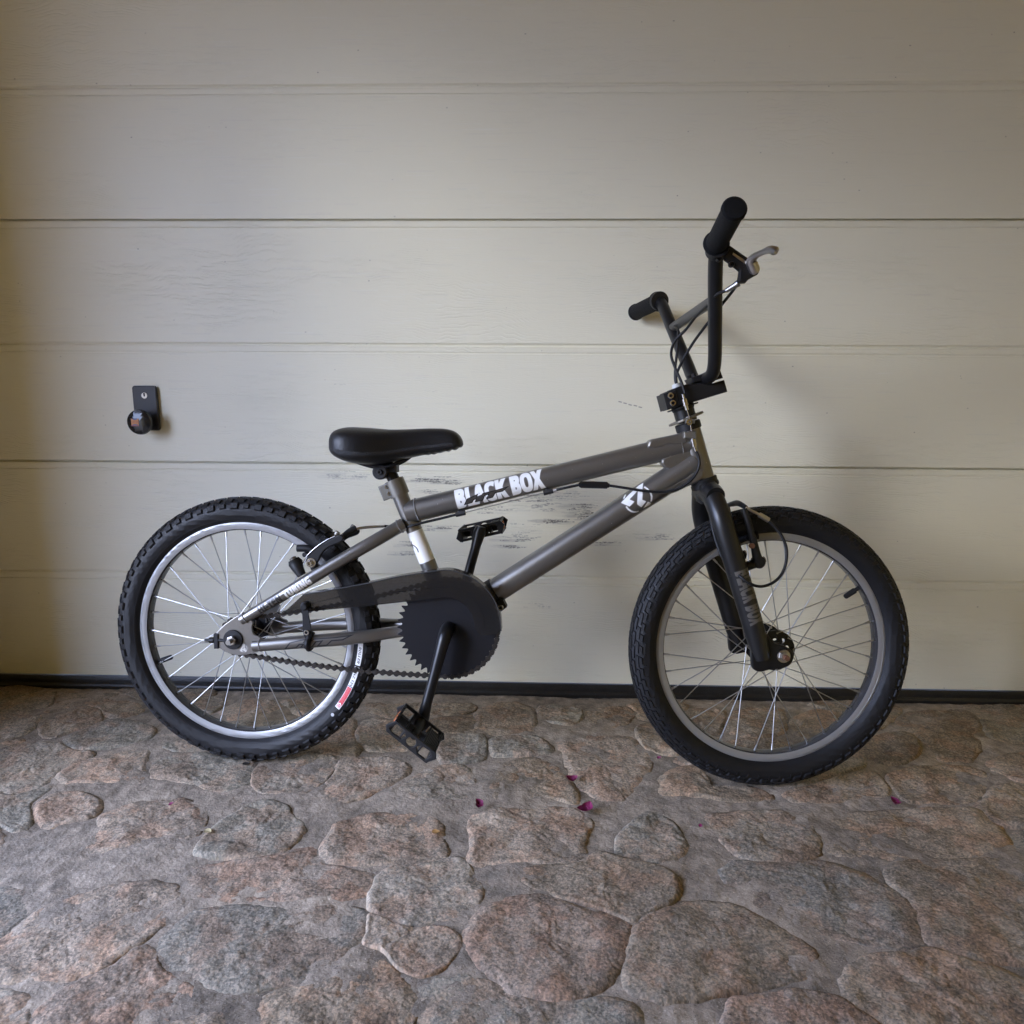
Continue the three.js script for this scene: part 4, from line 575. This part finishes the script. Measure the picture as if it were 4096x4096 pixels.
// ---- fork
{
  const k = steered('fork');
  mesh('crown', [sweep([onAxis(0.004), onAxis(-0.004), onAxis(-0.012), onAxis(-0.02), onAxis(-0.03), onAxis(-0.037)], [0.0205, 0.0205, 0.0195, 0.0215, 0.022, 0.016], { n: 24, radial: 28 }), sweep([onAxis(-0.026, -0.045), onAxis(-0.021, -0.03), onAxis(-0.02, 0), onAxis(-0.021, 0.03), onAxis(-0.026, 0.045)], [0.0165, 0.0185, 0.021, 0.0185, 0.0165], { n: 20, radial: 22 })], M.blackPaint, k);
  for (const s of [1, -1]) {
    const leg = [[0.8355, 0.5375, 0.004], [0.8372, 0.5290, 0.018], [0.8405, 0.5150, 0.036], [0.8468, 0.4870, 0.055], [0.8560, 0.4555, 0.0605], [0.8743, 0.4005, 0.0605], [0.8950, 0.3387, 0.0605], [0.9125, 0.2835, 0.0605], [0.9180, 0.266, 0.0605], [0.9245, 0.2445, 0.0605]].map((p) => [p[0], p[1], p[2] * s]);
    const c = canvas(2048, 600), x = c.getContext('2d'); x.fillStyle = '#191919'; x.fillRect(0, 0, 2048, 600);
    for (let i = 0; i < 30; i++) { x.fillStyle = `rgba(200,198,192,${rr(0.3, 0.8)})`; x.fillRect(rr(0, 2048), rr(180, 420), rr(1, 4), rr(1, 5)); }
    x.save(); x.translate(1040, 250); letters(x, 'BLACK', 0, 24, 350, 150, '#5c5852', { stroke: '#5c5852', sw: 5 }); letters(x, 'BOX', 385, 24, 215, 150, '#5c5852', { stroke: '#5c5852', sw: 5 });  x.restore();
    mesh('leg', sweep(leg, [0.018, 0.018, 0.0178, 0.0178, 0.018, 0.0182, 0.0182, 0.0172, 0.0162, 0.0135], { n: 60, radial: 26 }), s > 0 ? std(rgb(1, 1, 1), 0.44, 0, { map: canvasTex(c), roughnessMap: rep(scratchRough, 3, 1) }) : M.blackPaint, k);
    const dp = smoothShape([[0.903, 0.286], [0.916, 0.290], [0.9285, 0.2885], [0.944, 0.2725], [0.962, 0.2665], [0.9745, 0.259], [0.9775, 0.247], [0.9715, 0.2345], [0.958, 0.2285], [0.938, 0.2262], [0.92, 0.2225], [0.9095, 0.2265], [0.906, 0.24], [0.9045, 0.262]]);
    mesh('dropout', plate(dp, s > 0 ? 0.0535 : -0.0655, s > 0 ? 0.0655 : -0.0535, 0.002), M.blackPaint, k);
    mesh('brake_boss', rod([0.893, 0.4005, 0.05 * s], [0.9185, 0.4085, 0.046 * s], 0.008), M.blackPaint, k);
  }
}

// ---- headset and cable detangler
{
  const k = group('headset', bike), seg = (a, b, ra, rb) => sweep([onAxis(a), onAxis(lerp(a, b, 0.12)), onAxis(lerp(a, b, 0.88)), onAxis(b)], [ra * 0.94, ra, rb, rb * 0.94], { n: 3, linear: true, radial: 32 });
  mesh('lower_cup', [seg(-0.004, 0.006, 0.0232, 0.0232), seg(-0.011, -0.003, 0.0245, 0.0245)], M.blackSatin, k);
  mesh('upper_cup', seg(0.094, 0.108, 0.0222, 0.0222), M.blackSatin, k);
  const c = canvas(512, 128), x = c.getContext('2d'); x.fillStyle = '#161617'; x.fillRect(0, 0, 512, 128); x.fillStyle = '#d8d8d8'; x.font = 'italic bold 36px sans-serif';
  const cy = new THREE.CylinderGeometry(0.0182, 0.0182, 0.024, 40, 1, true), q = new THREE.Quaternion().setFromUnitVectors(V(0, 1, 0), AX); x.fillText('CARTRIDGE', 262, 108); cy.rotateY(-Math.PI * 0.5 - 1.9); cy.applyQuaternion(q); const cc = onAxis(0.121); cy.translate(cc.x, cc.y, cc.z);
  mesh('spacer', cy, std(rgb(1, 1, 1), 0.4, 0, { map: canvasTex(c) }), k);
  const disc = (name, d, r, th, ri, tilt, mat) => { const s = new THREE.Shape(); s.absarc(0, 0, r, 0, 2 * Math.PI); const g = plate(s, -th / 2, th / 2, th * 0.3, [[0, 0, ri]]); g.rotateX(-Math.PI / 2); g.applyQuaternion(q); g.rotateZ(tilt); const p = onAxis(d); g.translate(p.x, p.y, 0); mesh(name, g, mat, k); };
  disc('rotor_plate', 0.1145, 0.0318, 0.0042, 0.0195, 0.1, std(rgb(0.2, 0.18, 0.14), 0.42, 0.7)); disc('rotor_plate', 0.1355, 0.0275, 0.0026, 0.015, 0, M.blackSatin);
  const bar = (p, r) => sweep(p, r, { n: p.length - 1, linear: true, radial: 14 });
  mesh('barrel_adjuster', bar([[0.7862, 0.6945, 0.034], [0.7885, 0.6865, 0.034], [0.7886, 0.6863, 0.034], [0.7918, 0.6755, 0.034], [0.792, 0.675, 0.034], [0.794, 0.668, 0.034]], [0.0026, 0.0026, 0.0046, 0.0046, 0.0032, 0.003]), M.chrome, k);
  mesh('barrel_adjuster', bar([[0.8045, 0.6255, 0.03], [0.8062, 0.6185, 0.03], [0.8063, 0.618, 0.03], [0.8095, 0.6065, 0.03], [0.81, 0.606, 0.03], [0.8125, 0.598, 0.03]], [0.0027, 0.0027, 0.0047, 0.0047, 0.003, 0.0028]), M.chrome, k);
  mesh('cable_lug', [box(0.7905, 0.812, 0.6195, 0.6315, 0.016, 0.0335, 0.002), box(0.793, 0.808, 0.6455, 0.653, 0.018, 0.036, 0.0015)], M.greyMetal, k);
  mesh('inner_wire', [sweep([[0.794, 0.668, 0.034], [0.7985, 0.6555, 0.033], [0.8005, 0.649, 0.032]], 0.0009, { n: 8, radial: 6 }), sweep([[0.801, 0.646, 0.031], [0.8045, 0.6255, 0.03]], 0.0009, { n: 2, radial: 6 })], M.chrome, k);
  mesh('washer', latheZ([[0.002, 0.031], [0.0052, 0.031], [0.0052, 0.0365], [0.002, 0.0365]], 16, 0.7985, 0.6475, 0), M.chrome, k);
}

// ---- stem, bars, grips, lever
{
  const s = steered('stem');
  mesh('body', [plate([[0.7625, 0.6680], [0.8628, 0.7000], [0.8565, 0.7202], [0.8400, 0.7150], [0.826, 0.7125], [0.815, 0.7150], [0.8, 0.7115], [0.7925, 0.7120], [0.776, 0.7068], [0.7555, 0.6975]], -0.0245, 0.0245, 0.003), sweep([onAxis(0.1305), onAxis(0.133), onAxis(0.168), onAxis(0.1705)], [0.0185, 0.0198, 0.0198, 0.0175], { n: 3, linear: true, radial: 30 })], M.blackSatin, s);
  mesh('pinch_clamp', plate([[0.7504, 0.6943], [0.7585, 0.6673], [0.779, 0.6740], [0.7710, 0.7010]], -0.026, 0.0275, 0.0012), M.blackSatin, s);
  mesh('bar_cap', plate([[0.7987, 0.7229], [0.8294, 0.7335], [0.8480, 0.7395], [0.8545, 0.7235], [0.838, 0.7215], [0.8035, 0.7145]], -0.0235, 0.0235, 0.0025), M.blackSatin, s);
  for (const [x, y] of [[0.7628, 0.6910], [0.7667, 0.6786]]) mesh('bolt', boltHead(x, y, 0.0275, 0.0055), M.chrome, s);
  for (const [x, y] of [[0.8065, 0.7275], [0.8445, 0.7385]]) for (const z of [0.014, -0.014]) mesh('bolt', sweep([[x, y - 0.002, z], [x - 0.0014, y + 0.0032, z]], 0.004, { n: 1, linear: true, radial: 12 }), M.blackSatin, s);
  mesh('top_cap', sweep([onAxis(0.17), onAxis(0.1745), onAxis(0.178)], [0.0085, 0.0085, 0.0065], { n: 2, linear: true, radial: 20 }), M.clearCap, s);

  const b = steered('handlebar');
  const path = [[0.7755, 0.914, 0.295], [0.7795, 0.9065, 0.25], [0.7840, 0.898, 0.205], [0.7865, 0.8925, 0.188], [0.7890, 0.8825, 0.1755], [0.7935, 0.8660, 0.160], [0.8030, 0.831, 0.132], [0.8145, 0.7895, 0.0985], [0.8245, 0.7530, 0.0695], [0.8275, 0.7370, 0.0565], [0.8285, 0.7270, 0.044], [0.828, 0.7235, 0.029], [0.8265, 0.722, 0.0]];
  const left = [[0.8245, 0.722, -0.029], [0.8235, 0.7265, -0.044], [0.8215, 0.7365, -0.0565], [0.8188, 0.7530, -0.0695], [0.8100, 0.7925, -0.0985], [0.8015, 0.835, -0.132], [0.7955, 0.8690, -0.160], [0.7930, 0.8850, -0.1755], [0.7895, 0.8945, -0.188], [0.784, 0.8975, -0.205], [0.7735, 0.897, -0.25], [0.7633, 0.896, -0.295]];
  mesh('bar_tube', sweep([...path, ...left], 0.0112, { n: 150, radial: 20 }), M.blackPaint, b);
  mesh('crossbar', sweep([[0.8025, 0.831, 0.129], [0.8025, 0.8345, -0.129]], 0.0088, { n: 2, radial: 18, linear: true }), std(rgb(0.055, 0.053, 0.05), 0.4, 0.3), b);
  const R = V(0.7755, 0.914, 0.295), Ri = V(0.7838, 0.8983, 0.1935), Lf = V(0.7633, 0.896, -0.295), Li = V(0.7870, 0.8972, -0.1935);
  for (const [o, i] of [[R, Ri], [Lf, Li]]) { const p = (t) => i.clone().lerp(o, t); mesh('grip', sweep([p(-0.03), p(-0.02), p(0.005), p(0.02), p(0.03), p(0.93), p(0.945), p(1.0), p(1.02)], [0.0175, 0.0195, 0.0195, 0.0165, 0.0158, 0.0158, 0.0172, 0.0172, 0.0145], { n: 8, linear: true, radial: 30 }), M.grip, b); }
  mesh('collar', sweep([[0.7888, 0.8957, -0.181], [0.7868, 0.8975, -0.19]], 0.0185, { n: 1, linear: true, radial: 24 }), M.blackSatin, b);

  const l = steered('brake_lever');
  mesh('bracket', [plate([[0.8046, 0.8975], [0.8337, 0.8788], [0.8345, 0.8745], [0.8508, 0.8611], [0.8482, 0.8563], [0.8348, 0.8485], [0.8305, 0.8436], [0.8190, 0.8430], [0.8205, 0.8610], [0.8088, 0.8697], [0.7985, 0.8765], [0.7915, 0.8890]], 0.181, 0.191, 0.0025), sweep([[0.788, 0.8905, 0.181], [0.7855, 0.894, 0.194]], 0.0168, { n: 1, linear: true, radial: 24 })], M.blackSatin, l);
  mesh('clamp_bolt', [boltHead(0.7885, 0.8765, 0.1905, 0.0042), boltHead(0.8075, 0.8690, 0.1905, 0.0042)], M.blackPaint, l);
  mesh('blade', [sweep([[0.8452, 0.8585, 0.1895], [0.8423, 0.8622, 0.191], [0.8387, 0.868, 0.193], [0.8357, 0.873, 0.195], [0.8362, 0.8762, 0.199], [0.8391, 0.8788, 0.208], [0.8439, 0.8799, 0.221], [0.8485, 0.8795, 0.234], [0.8519, 0.8752, 0.243], [0.8527, 0.873, 0.2455]], [0.006, 0.0085, 0.0082, 0.0075, 0.0062, 0.0045, 0.0042, 0.0055, 0.0066, 0.003], { n: 48, radial: 16 })], M.alloy, l);
  mesh('reach_plate', plate([[0.8094, 0.8862], [0.8306, 0.8734], [0.8297, 0.8691], [0.8084, 0.8830]], 0.191, 0.1925, 0.0005), M.alloy, l);
  mesh('barrel_adjuster', sweep([[0.8215, 0.8440, 0.184], [0.8175, 0.8415, 0.18], [0.808, 0.8360, 0.170]], [0.0055, 0.0042, 0.0034], { n: 6, radial: 14 }), M.steel, l);
}

// ---- cables
{
  const cable = (pts, r = 0.0024, par = bike, n = 60) => { const g = sweep(pts, r, { n, radial: 9 }); const m = mesh('brake_cable', g, M.blackSatin, bike); if (par === 'steer') m.applyMatrix4(steer); return m; };
  cable([[0.808, 0.836, 0.170], [0.800, 0.8345, 0.155], [0.797, 0.826, 0.11], [0.793, 0.818, 0.06], [0.786, 0.803, 0.028], [0.7712, 0.7849, 0.012], [0.7654, 0.7634, 0.014], [0.7710, 0.7404, 0.02], [0.781, 0.714, 0.028], [0.7862, 0.6945, 0.034]], 0.0024, 'steer');
  cable([[0.823, 0.845, 0.179], [0.8225, 0.838, 0.15], [0.819, 0.826, 0.11], [0.812, 0.808, 0.07], [0.797, 0.778, 0.03], [0.784, 0.747, 0.008], [0.7785, 0.728, 0.001], [0.7795, 0.716, 0.0]], 0.0024, 'steer');
  cable([[0.797, 0.832, -0.11], [0.792, 0.826, -0.07], [0.788, 0.81, -0.03], [0.783, 0.78, -0.012], [0.7785, 0.745, -0.006], [0.778, 0.722, -0.003], [0.7795, 0.714, -0.001]], 0.0024, 'steer');
  const low = cable([[0.8125, 0.598, 0.03], [0.8165, 0.590, 0.031], [0.8185, 0.577, 0.032], [0.8135, 0.560, 0.0325], [0.799, 0.5429, 0.0325], [0.7797, 0.5314, 0.031], [0.757, 0.527, 0.030], [0.7247, 0.5287, 0.029], [0.6911, 0.5331, 0.026], [0.667, 0.5361, 0.0215]]);
  mesh('cable_joiner', sweep([[0.6670, 0.5361, 0.0215], [0.6640, 0.5363, 0.021], [0.6625, 0.5365, 0.021], [0.6173, 0.5369, 0.02], [0.6130, 0.5361, 0.02]], [0.0034, 0.0044, 0.0062, 0.0062, 0.0034], { n: 4, linear: true, radial: 16 }), M.blackPaint, bike);
  cable([[0.6130, 0.5361, 0.02], [0.5902, 0.5307, 0.018], [0.5690, 0.5252, 0.0125]]);
  mesh('ferrule', rod([0.5745, 0.5265, 0.0135], [0.5675, 0.5246, 0.012], 0.0033, 12), M.alloy, bike);
  mesh('inner_wire', rod([0.5515, 0.5203, 0.012], [0.411, 0.4827, 0.012], 0.0009, 6), M.steel, bike);
  cable([[0.3955, 0.4788, 0.012], [0.3696, 0.4718, 0.014], [0.3329, 0.4626, 0.0165], [0.312, 0.4565, 0.018], [0.29, 0.4525, 0.004], [0.272, 0.4525, -0.004], [0.26, 0.4535, 0.0]]);
  // front cable: out of the fork crown, down between the legs and round to the brake noodle
  cable([[0.8400, 0.5180, 0.004], [0.8405, 0.495, 0.012], [0.8435, 0.4615, 0.027], [0.8493, 0.4339, 0.0375], [0.857, 0.413, 0.046], [0.8675, 0.3975, 0.062], [0.8780, 0.3862, 0.0825], [0.8905, 0.3775, 0.0865], [0.905, 0.3728, 0.083], [0.9205, 0.3728, 0.076], [0.9385, 0.3795, 0.07], [0.9505, 0.3905, 0.066], [0.9575, 0.4059, 0.064], [0.96, 0.4257, 0.062], [0.9585, 0.4395, 0.06], [0.9520, 0.4555, 0.057], [0.9410, 0.4705, 0.053], [0.9300, 0.4815, 0.05]], 0.0025, 'steer', 120);
  const fz = mesh('ferrule', sweep([[0.9315, 0.4812, 0.05], [0.9150, 0.4903, 0.05], [0.9148, 0.4905, 0.05], [0.8994, 0.498, 0.05], [0.893, 0.502, 0.046]], [0.0046, 0.0046, 0.0025, 0.0025, 0.0025], { n: 4, linear: true, radial: 12 }), M.alloy, bike); fz.applyMatrix4(steer);
}

// ---- brakes
{
  const f = steered('front_brake');
  for (const s of [1, -1]) {
    mesh('brake_arm', [sweep([[0.9165, 0.4085, 0.049 * s], [0.9120, 0.4235, 0.05 * s], [0.9055, 0.4475, 0.0505 * s], [0.8970, 0.4755, 0.05 * s], [0.8895, 0.5, 0.046 * s]], [0.0095, 0.0075, 0.0062, 0.0056, 0.0058], { n: 24, radial: 14 }), latheZ([[0, 0.036], [0.0095, 0.036], [0.0105, 0.04], [0.0105, 0.054], [0.008, 0.0575], [0, 0.0575]].map((p) => [p[0], p[1] * s]), 22, 0.917, 0.409, 0)], M.blackSatin, f);
    mesh('pivot_bolt', sweep([[0.9205, 0.4105, 0.047 * s], [0.9285, 0.4138, 0.047 * s]], 0.0054, { n: 1, linear: true, radial: 16 }), M.greyMetal, f);
    mesh('brake_pad', [sweep([[0.882, 0.4375, 0.0205 * s], [0.902, 0.4470, 0.0205 * s], [0.925, 0.4510, 0.0205 * s]], 0.0058, { n: 12, radial: 10 }), rod([0.9045, 0.4475, 0.02 * s], [0.9045, 0.4475, 0.058 * s], 0.004)], M.rubber, f);
    mesh('pad_nut', sweep([[0.901, 0.4380, 0.055 * s], [0.901, 0.438, 0.0615 * s]], 0.0048, { n: 1, linear: true, radial: 6 }), M.rust, f);
  }
  mesh('noodle', sweep([[0.893, 0.502, 0.046], [0.8885, 0.5065, 0.035], [0.8885, 0.508, 0.015], [0.889, 0.505, -0.012], [0.8905, 0.501, -0.044]], [0.0042, 0.0048, 0.0052, 0.0048, 0.0035], { n: 26, radial: 12 }), M.blackSatin, f);

  const r = group('rear_brake', bike);
  for (const s of [1, -1]) {
    mesh('brake_arm', [plate(smoothShape([[0.1335, 0.3885], [0.1310, 0.3955], [0.1375, 0.4085], [0.1555, 0.4230], [0.1760, 0.4345], [0.1935, 0.4430], [0.1995, 0.4395], [0.1985, 0.4320], [0.1760, 0.4215], [0.1620, 0.4105], [0.1530, 0.3930], [0.1430, 0.3825]], 5), s > 0 ? 0.0455 : -0.0535, s > 0 ? 0.0535 : -0.0455, 0.0022), rod([0.148, 0.375, 0.046 * s], [0.1424, 0.3905, 0.048 * s], 0.0078)], M.blackSatin, r);
    mesh('pivot_bolt', [boltHead(0.1395, 0.3912, 0.055, 0.0056, 0.006), latheZ([[0, 0.0535], [0.0085, 0.0535], [0.0085, 0.0555], [0, 0.0555]], 24, 0.1415, 0.392, 0)].map((g) => (s > 0 ? g : g.clone().scale(1, 1, -1))), M.chrome, r);
    mesh('return_spring', sweep([[0.1225, 0.3870, 0.05 * s], [0.1280, 0.3945, 0.052 * s], [0.1335, 0.4035, 0.054 * s], [0.1490, 0.4185, 0.0545 * s], [0.1680, 0.4320, 0.0545 * s], [0.1850, 0.4405, 0.054 * s]], 0.0010, { n: 30, radial: 6 }), M.chrome, r);
    mesh('pad_holder', [sweep([[0.1235, 0.3685, 0.053 * s], [0.1160, 0.3810, 0.052 * s], [0.1110, 0.3900, 0.05 * s], [0.1075, 0.3965, 0.05 * s]], [0.0078, 0.0105, 0.0128, 0.0098], { n: 14, radial: 16 }), sweep([[0.104, 0.412, 0.0205 * s], [0.1255, 0.4115, 0.0205 * s], [0.145, 0.402, 0.0205 * s]], 0.0068, { n: 12, radial: 10 }), rod([0.128, 0.405, 0.02 * s], [0.128, 0.405, 0.05 * s], 0.0045)], M.blackSatin, r);
    mesh('pad_bolt', sweep([[0.1085, 0.3945, 0.05 * s], [0.1060, 0.3990, 0.05 * s], [0.1052, 0.4003, 0.05 * s]], [0.0066, 0.0064, 0.003], { n: 2, linear: true, radial: 16 }), M.greyMetal, r);
    mesh('wire_anchor', sweep([[0.186, 0.4425, 0.049 * s], [0.189, 0.4475, 0.049 * s]], 0.0048, { n: 1, linear: true, radial: 14 }), M.greyMetal, r);
  }
  mesh('boot', sweep([[0.1965, 0.4355, 0.046], [0.2, 0.443, 0.035], [0.2085, 0.4485, 0.028], [0.2145, 0.451, 0.024]], [0.0058, 0.005, 0.0062, 0.0056], { n: 16, radial: 14 }), M.rubber, r);
  mesh('noodle', sweep([[0.2145, 0.450, 0.024], [0.225, 0.452, 0.020], [0.2418, 0.4536, 0.014], [0.26, 0.4535, 0.0]], 0.0026, { n: 16, radial: 10 }), M.alloy, r);
}

// ---------------------------------------------------------------- small things lying on the paving
{
  const petalMat = std(rgb(0.17, 0.006, 0.065), 0.6, 0);
  const topY = (x, z) => Math.max(mortarH(x, z), dip(z) + 0.002);
  const names = {};
  function bract(x, z, s, turn, label, curl = 0.5) {
    const n = 10, pos = [], idx = [], k = rr(0, 20);
    for (const side of [1, -1]) for (let i = 0; i <= n; i++) for (let j = 0; j <= n; j++) { const u = i / n, v = j / n * 2 - 1, w = Math.sin(Math.PI * Math.pow(u, 0.75)) * 0.42 + 0.03, X = (u - 0.5) * s, Z = v * w * s; pos.push(X, curl * s * (v * v * 0.42 * w * 2 + 0.9 * (u - 0.5) * (u - 0.5)) + 0.05 * s * noise(u * 4 + k, v * 3, 1) + side * 0.00015 + 0.0004, Z); }
    const w = n + 1; for (const o of [0, w * w]) for (let i = 0; i < n; i++) for (let j = 0; j < n; j++) { const a = o + i * w + j; o ? idx.push(a, a + w, a + 1, a + 1, a + w, a + w + 1) : idx.push(a, a + 1, a + w, a + 1, a + w + 1, a + w); }
    const g = new THREE.BufferGeometry(); g.setAttribute('position', new THREE.Float32BufferAttribute(pos, 3)); g.setIndex(idx); g.computeVertexNormals(); return g;
  }
  const flower = (x, z, s, turn, n, label) => {
    const parts = []; for (let i = 0; i < n; i++) { const g = bract(x, z, s, 0, '', rr(0.45, 0.95)); g.translate(s * 0.34, 0, 0); g.rotateZ(rr(0.1, 0.5)); g.rotateY(i * 2.1 + turn); parts.push(g); }
    const m = mesh(numbered('petal'), parts, petalMat, scene); m.position.set(x, topY(x, z) + 0.001, z); thing(m, label, 'petal', 'magenta petals on the paving');
  };
  flower(0.076, 0.373, 0.0165, 0.6, 2, 'curled magenta petal at the corner of two stones between the wheels');
  flower(-0.085, 0.456, 0.0155, 2.4, 2, 'magenta petal with raised ends lying in the mortar joint');
  flower(0.096, 0.464, 0.021, 1.1, 2, 'largest magenta petal, crumpled flat on the mortar');
  flower(0.632, 0.423, 0.0165, 2.0, 2, 'dark magenta petal on the paving past the front wheel');
  flower(0.245, 0.288, 0.0085, 0.2, 1, 'thin sliver of magenta petal beside the front tyre');
  flower(0.278, 0.503, 0.007, 0.9, 1, 'tiny dried magenta petal fragment on the stone');
  flower(-0.614, 0.475, 0.009, 0.4, 1, 'narrow magenta petal shred on the big pink stone');
  const leaf = (x, z, s, col, label, turn) => { const g = bract(x, z, s, 0, '', 0.3); g.rotateY(turn); const m = mesh(numbered('leaf_fragment'), g, std(col, 0.7), scene); m.position.set(x, topY(x, z) + 0.001, z); thing(m, label, 'leaf', 'dry leaf fragments on the paving'); };
  leaf(-0.535, 0.337, 0.014, rgb(0.03, 0.024, 0.02), 'small blackened leaf fragment under the rear tyre', 0.5);
  leaf(-0.517, 0.545, 0.013, rgb(0.5, 0.42, 0.24), 'straw-coloured leaf fragment in the mortar joint', -0.3);
  leaf(-0.151, 0.533, 0.013, rgb(0.4, 0.22, 0.07), 'orange-brown leaf fragment on a stone edge', 0.2);
}

shadows(scene);
renderer.render(scene, camera);
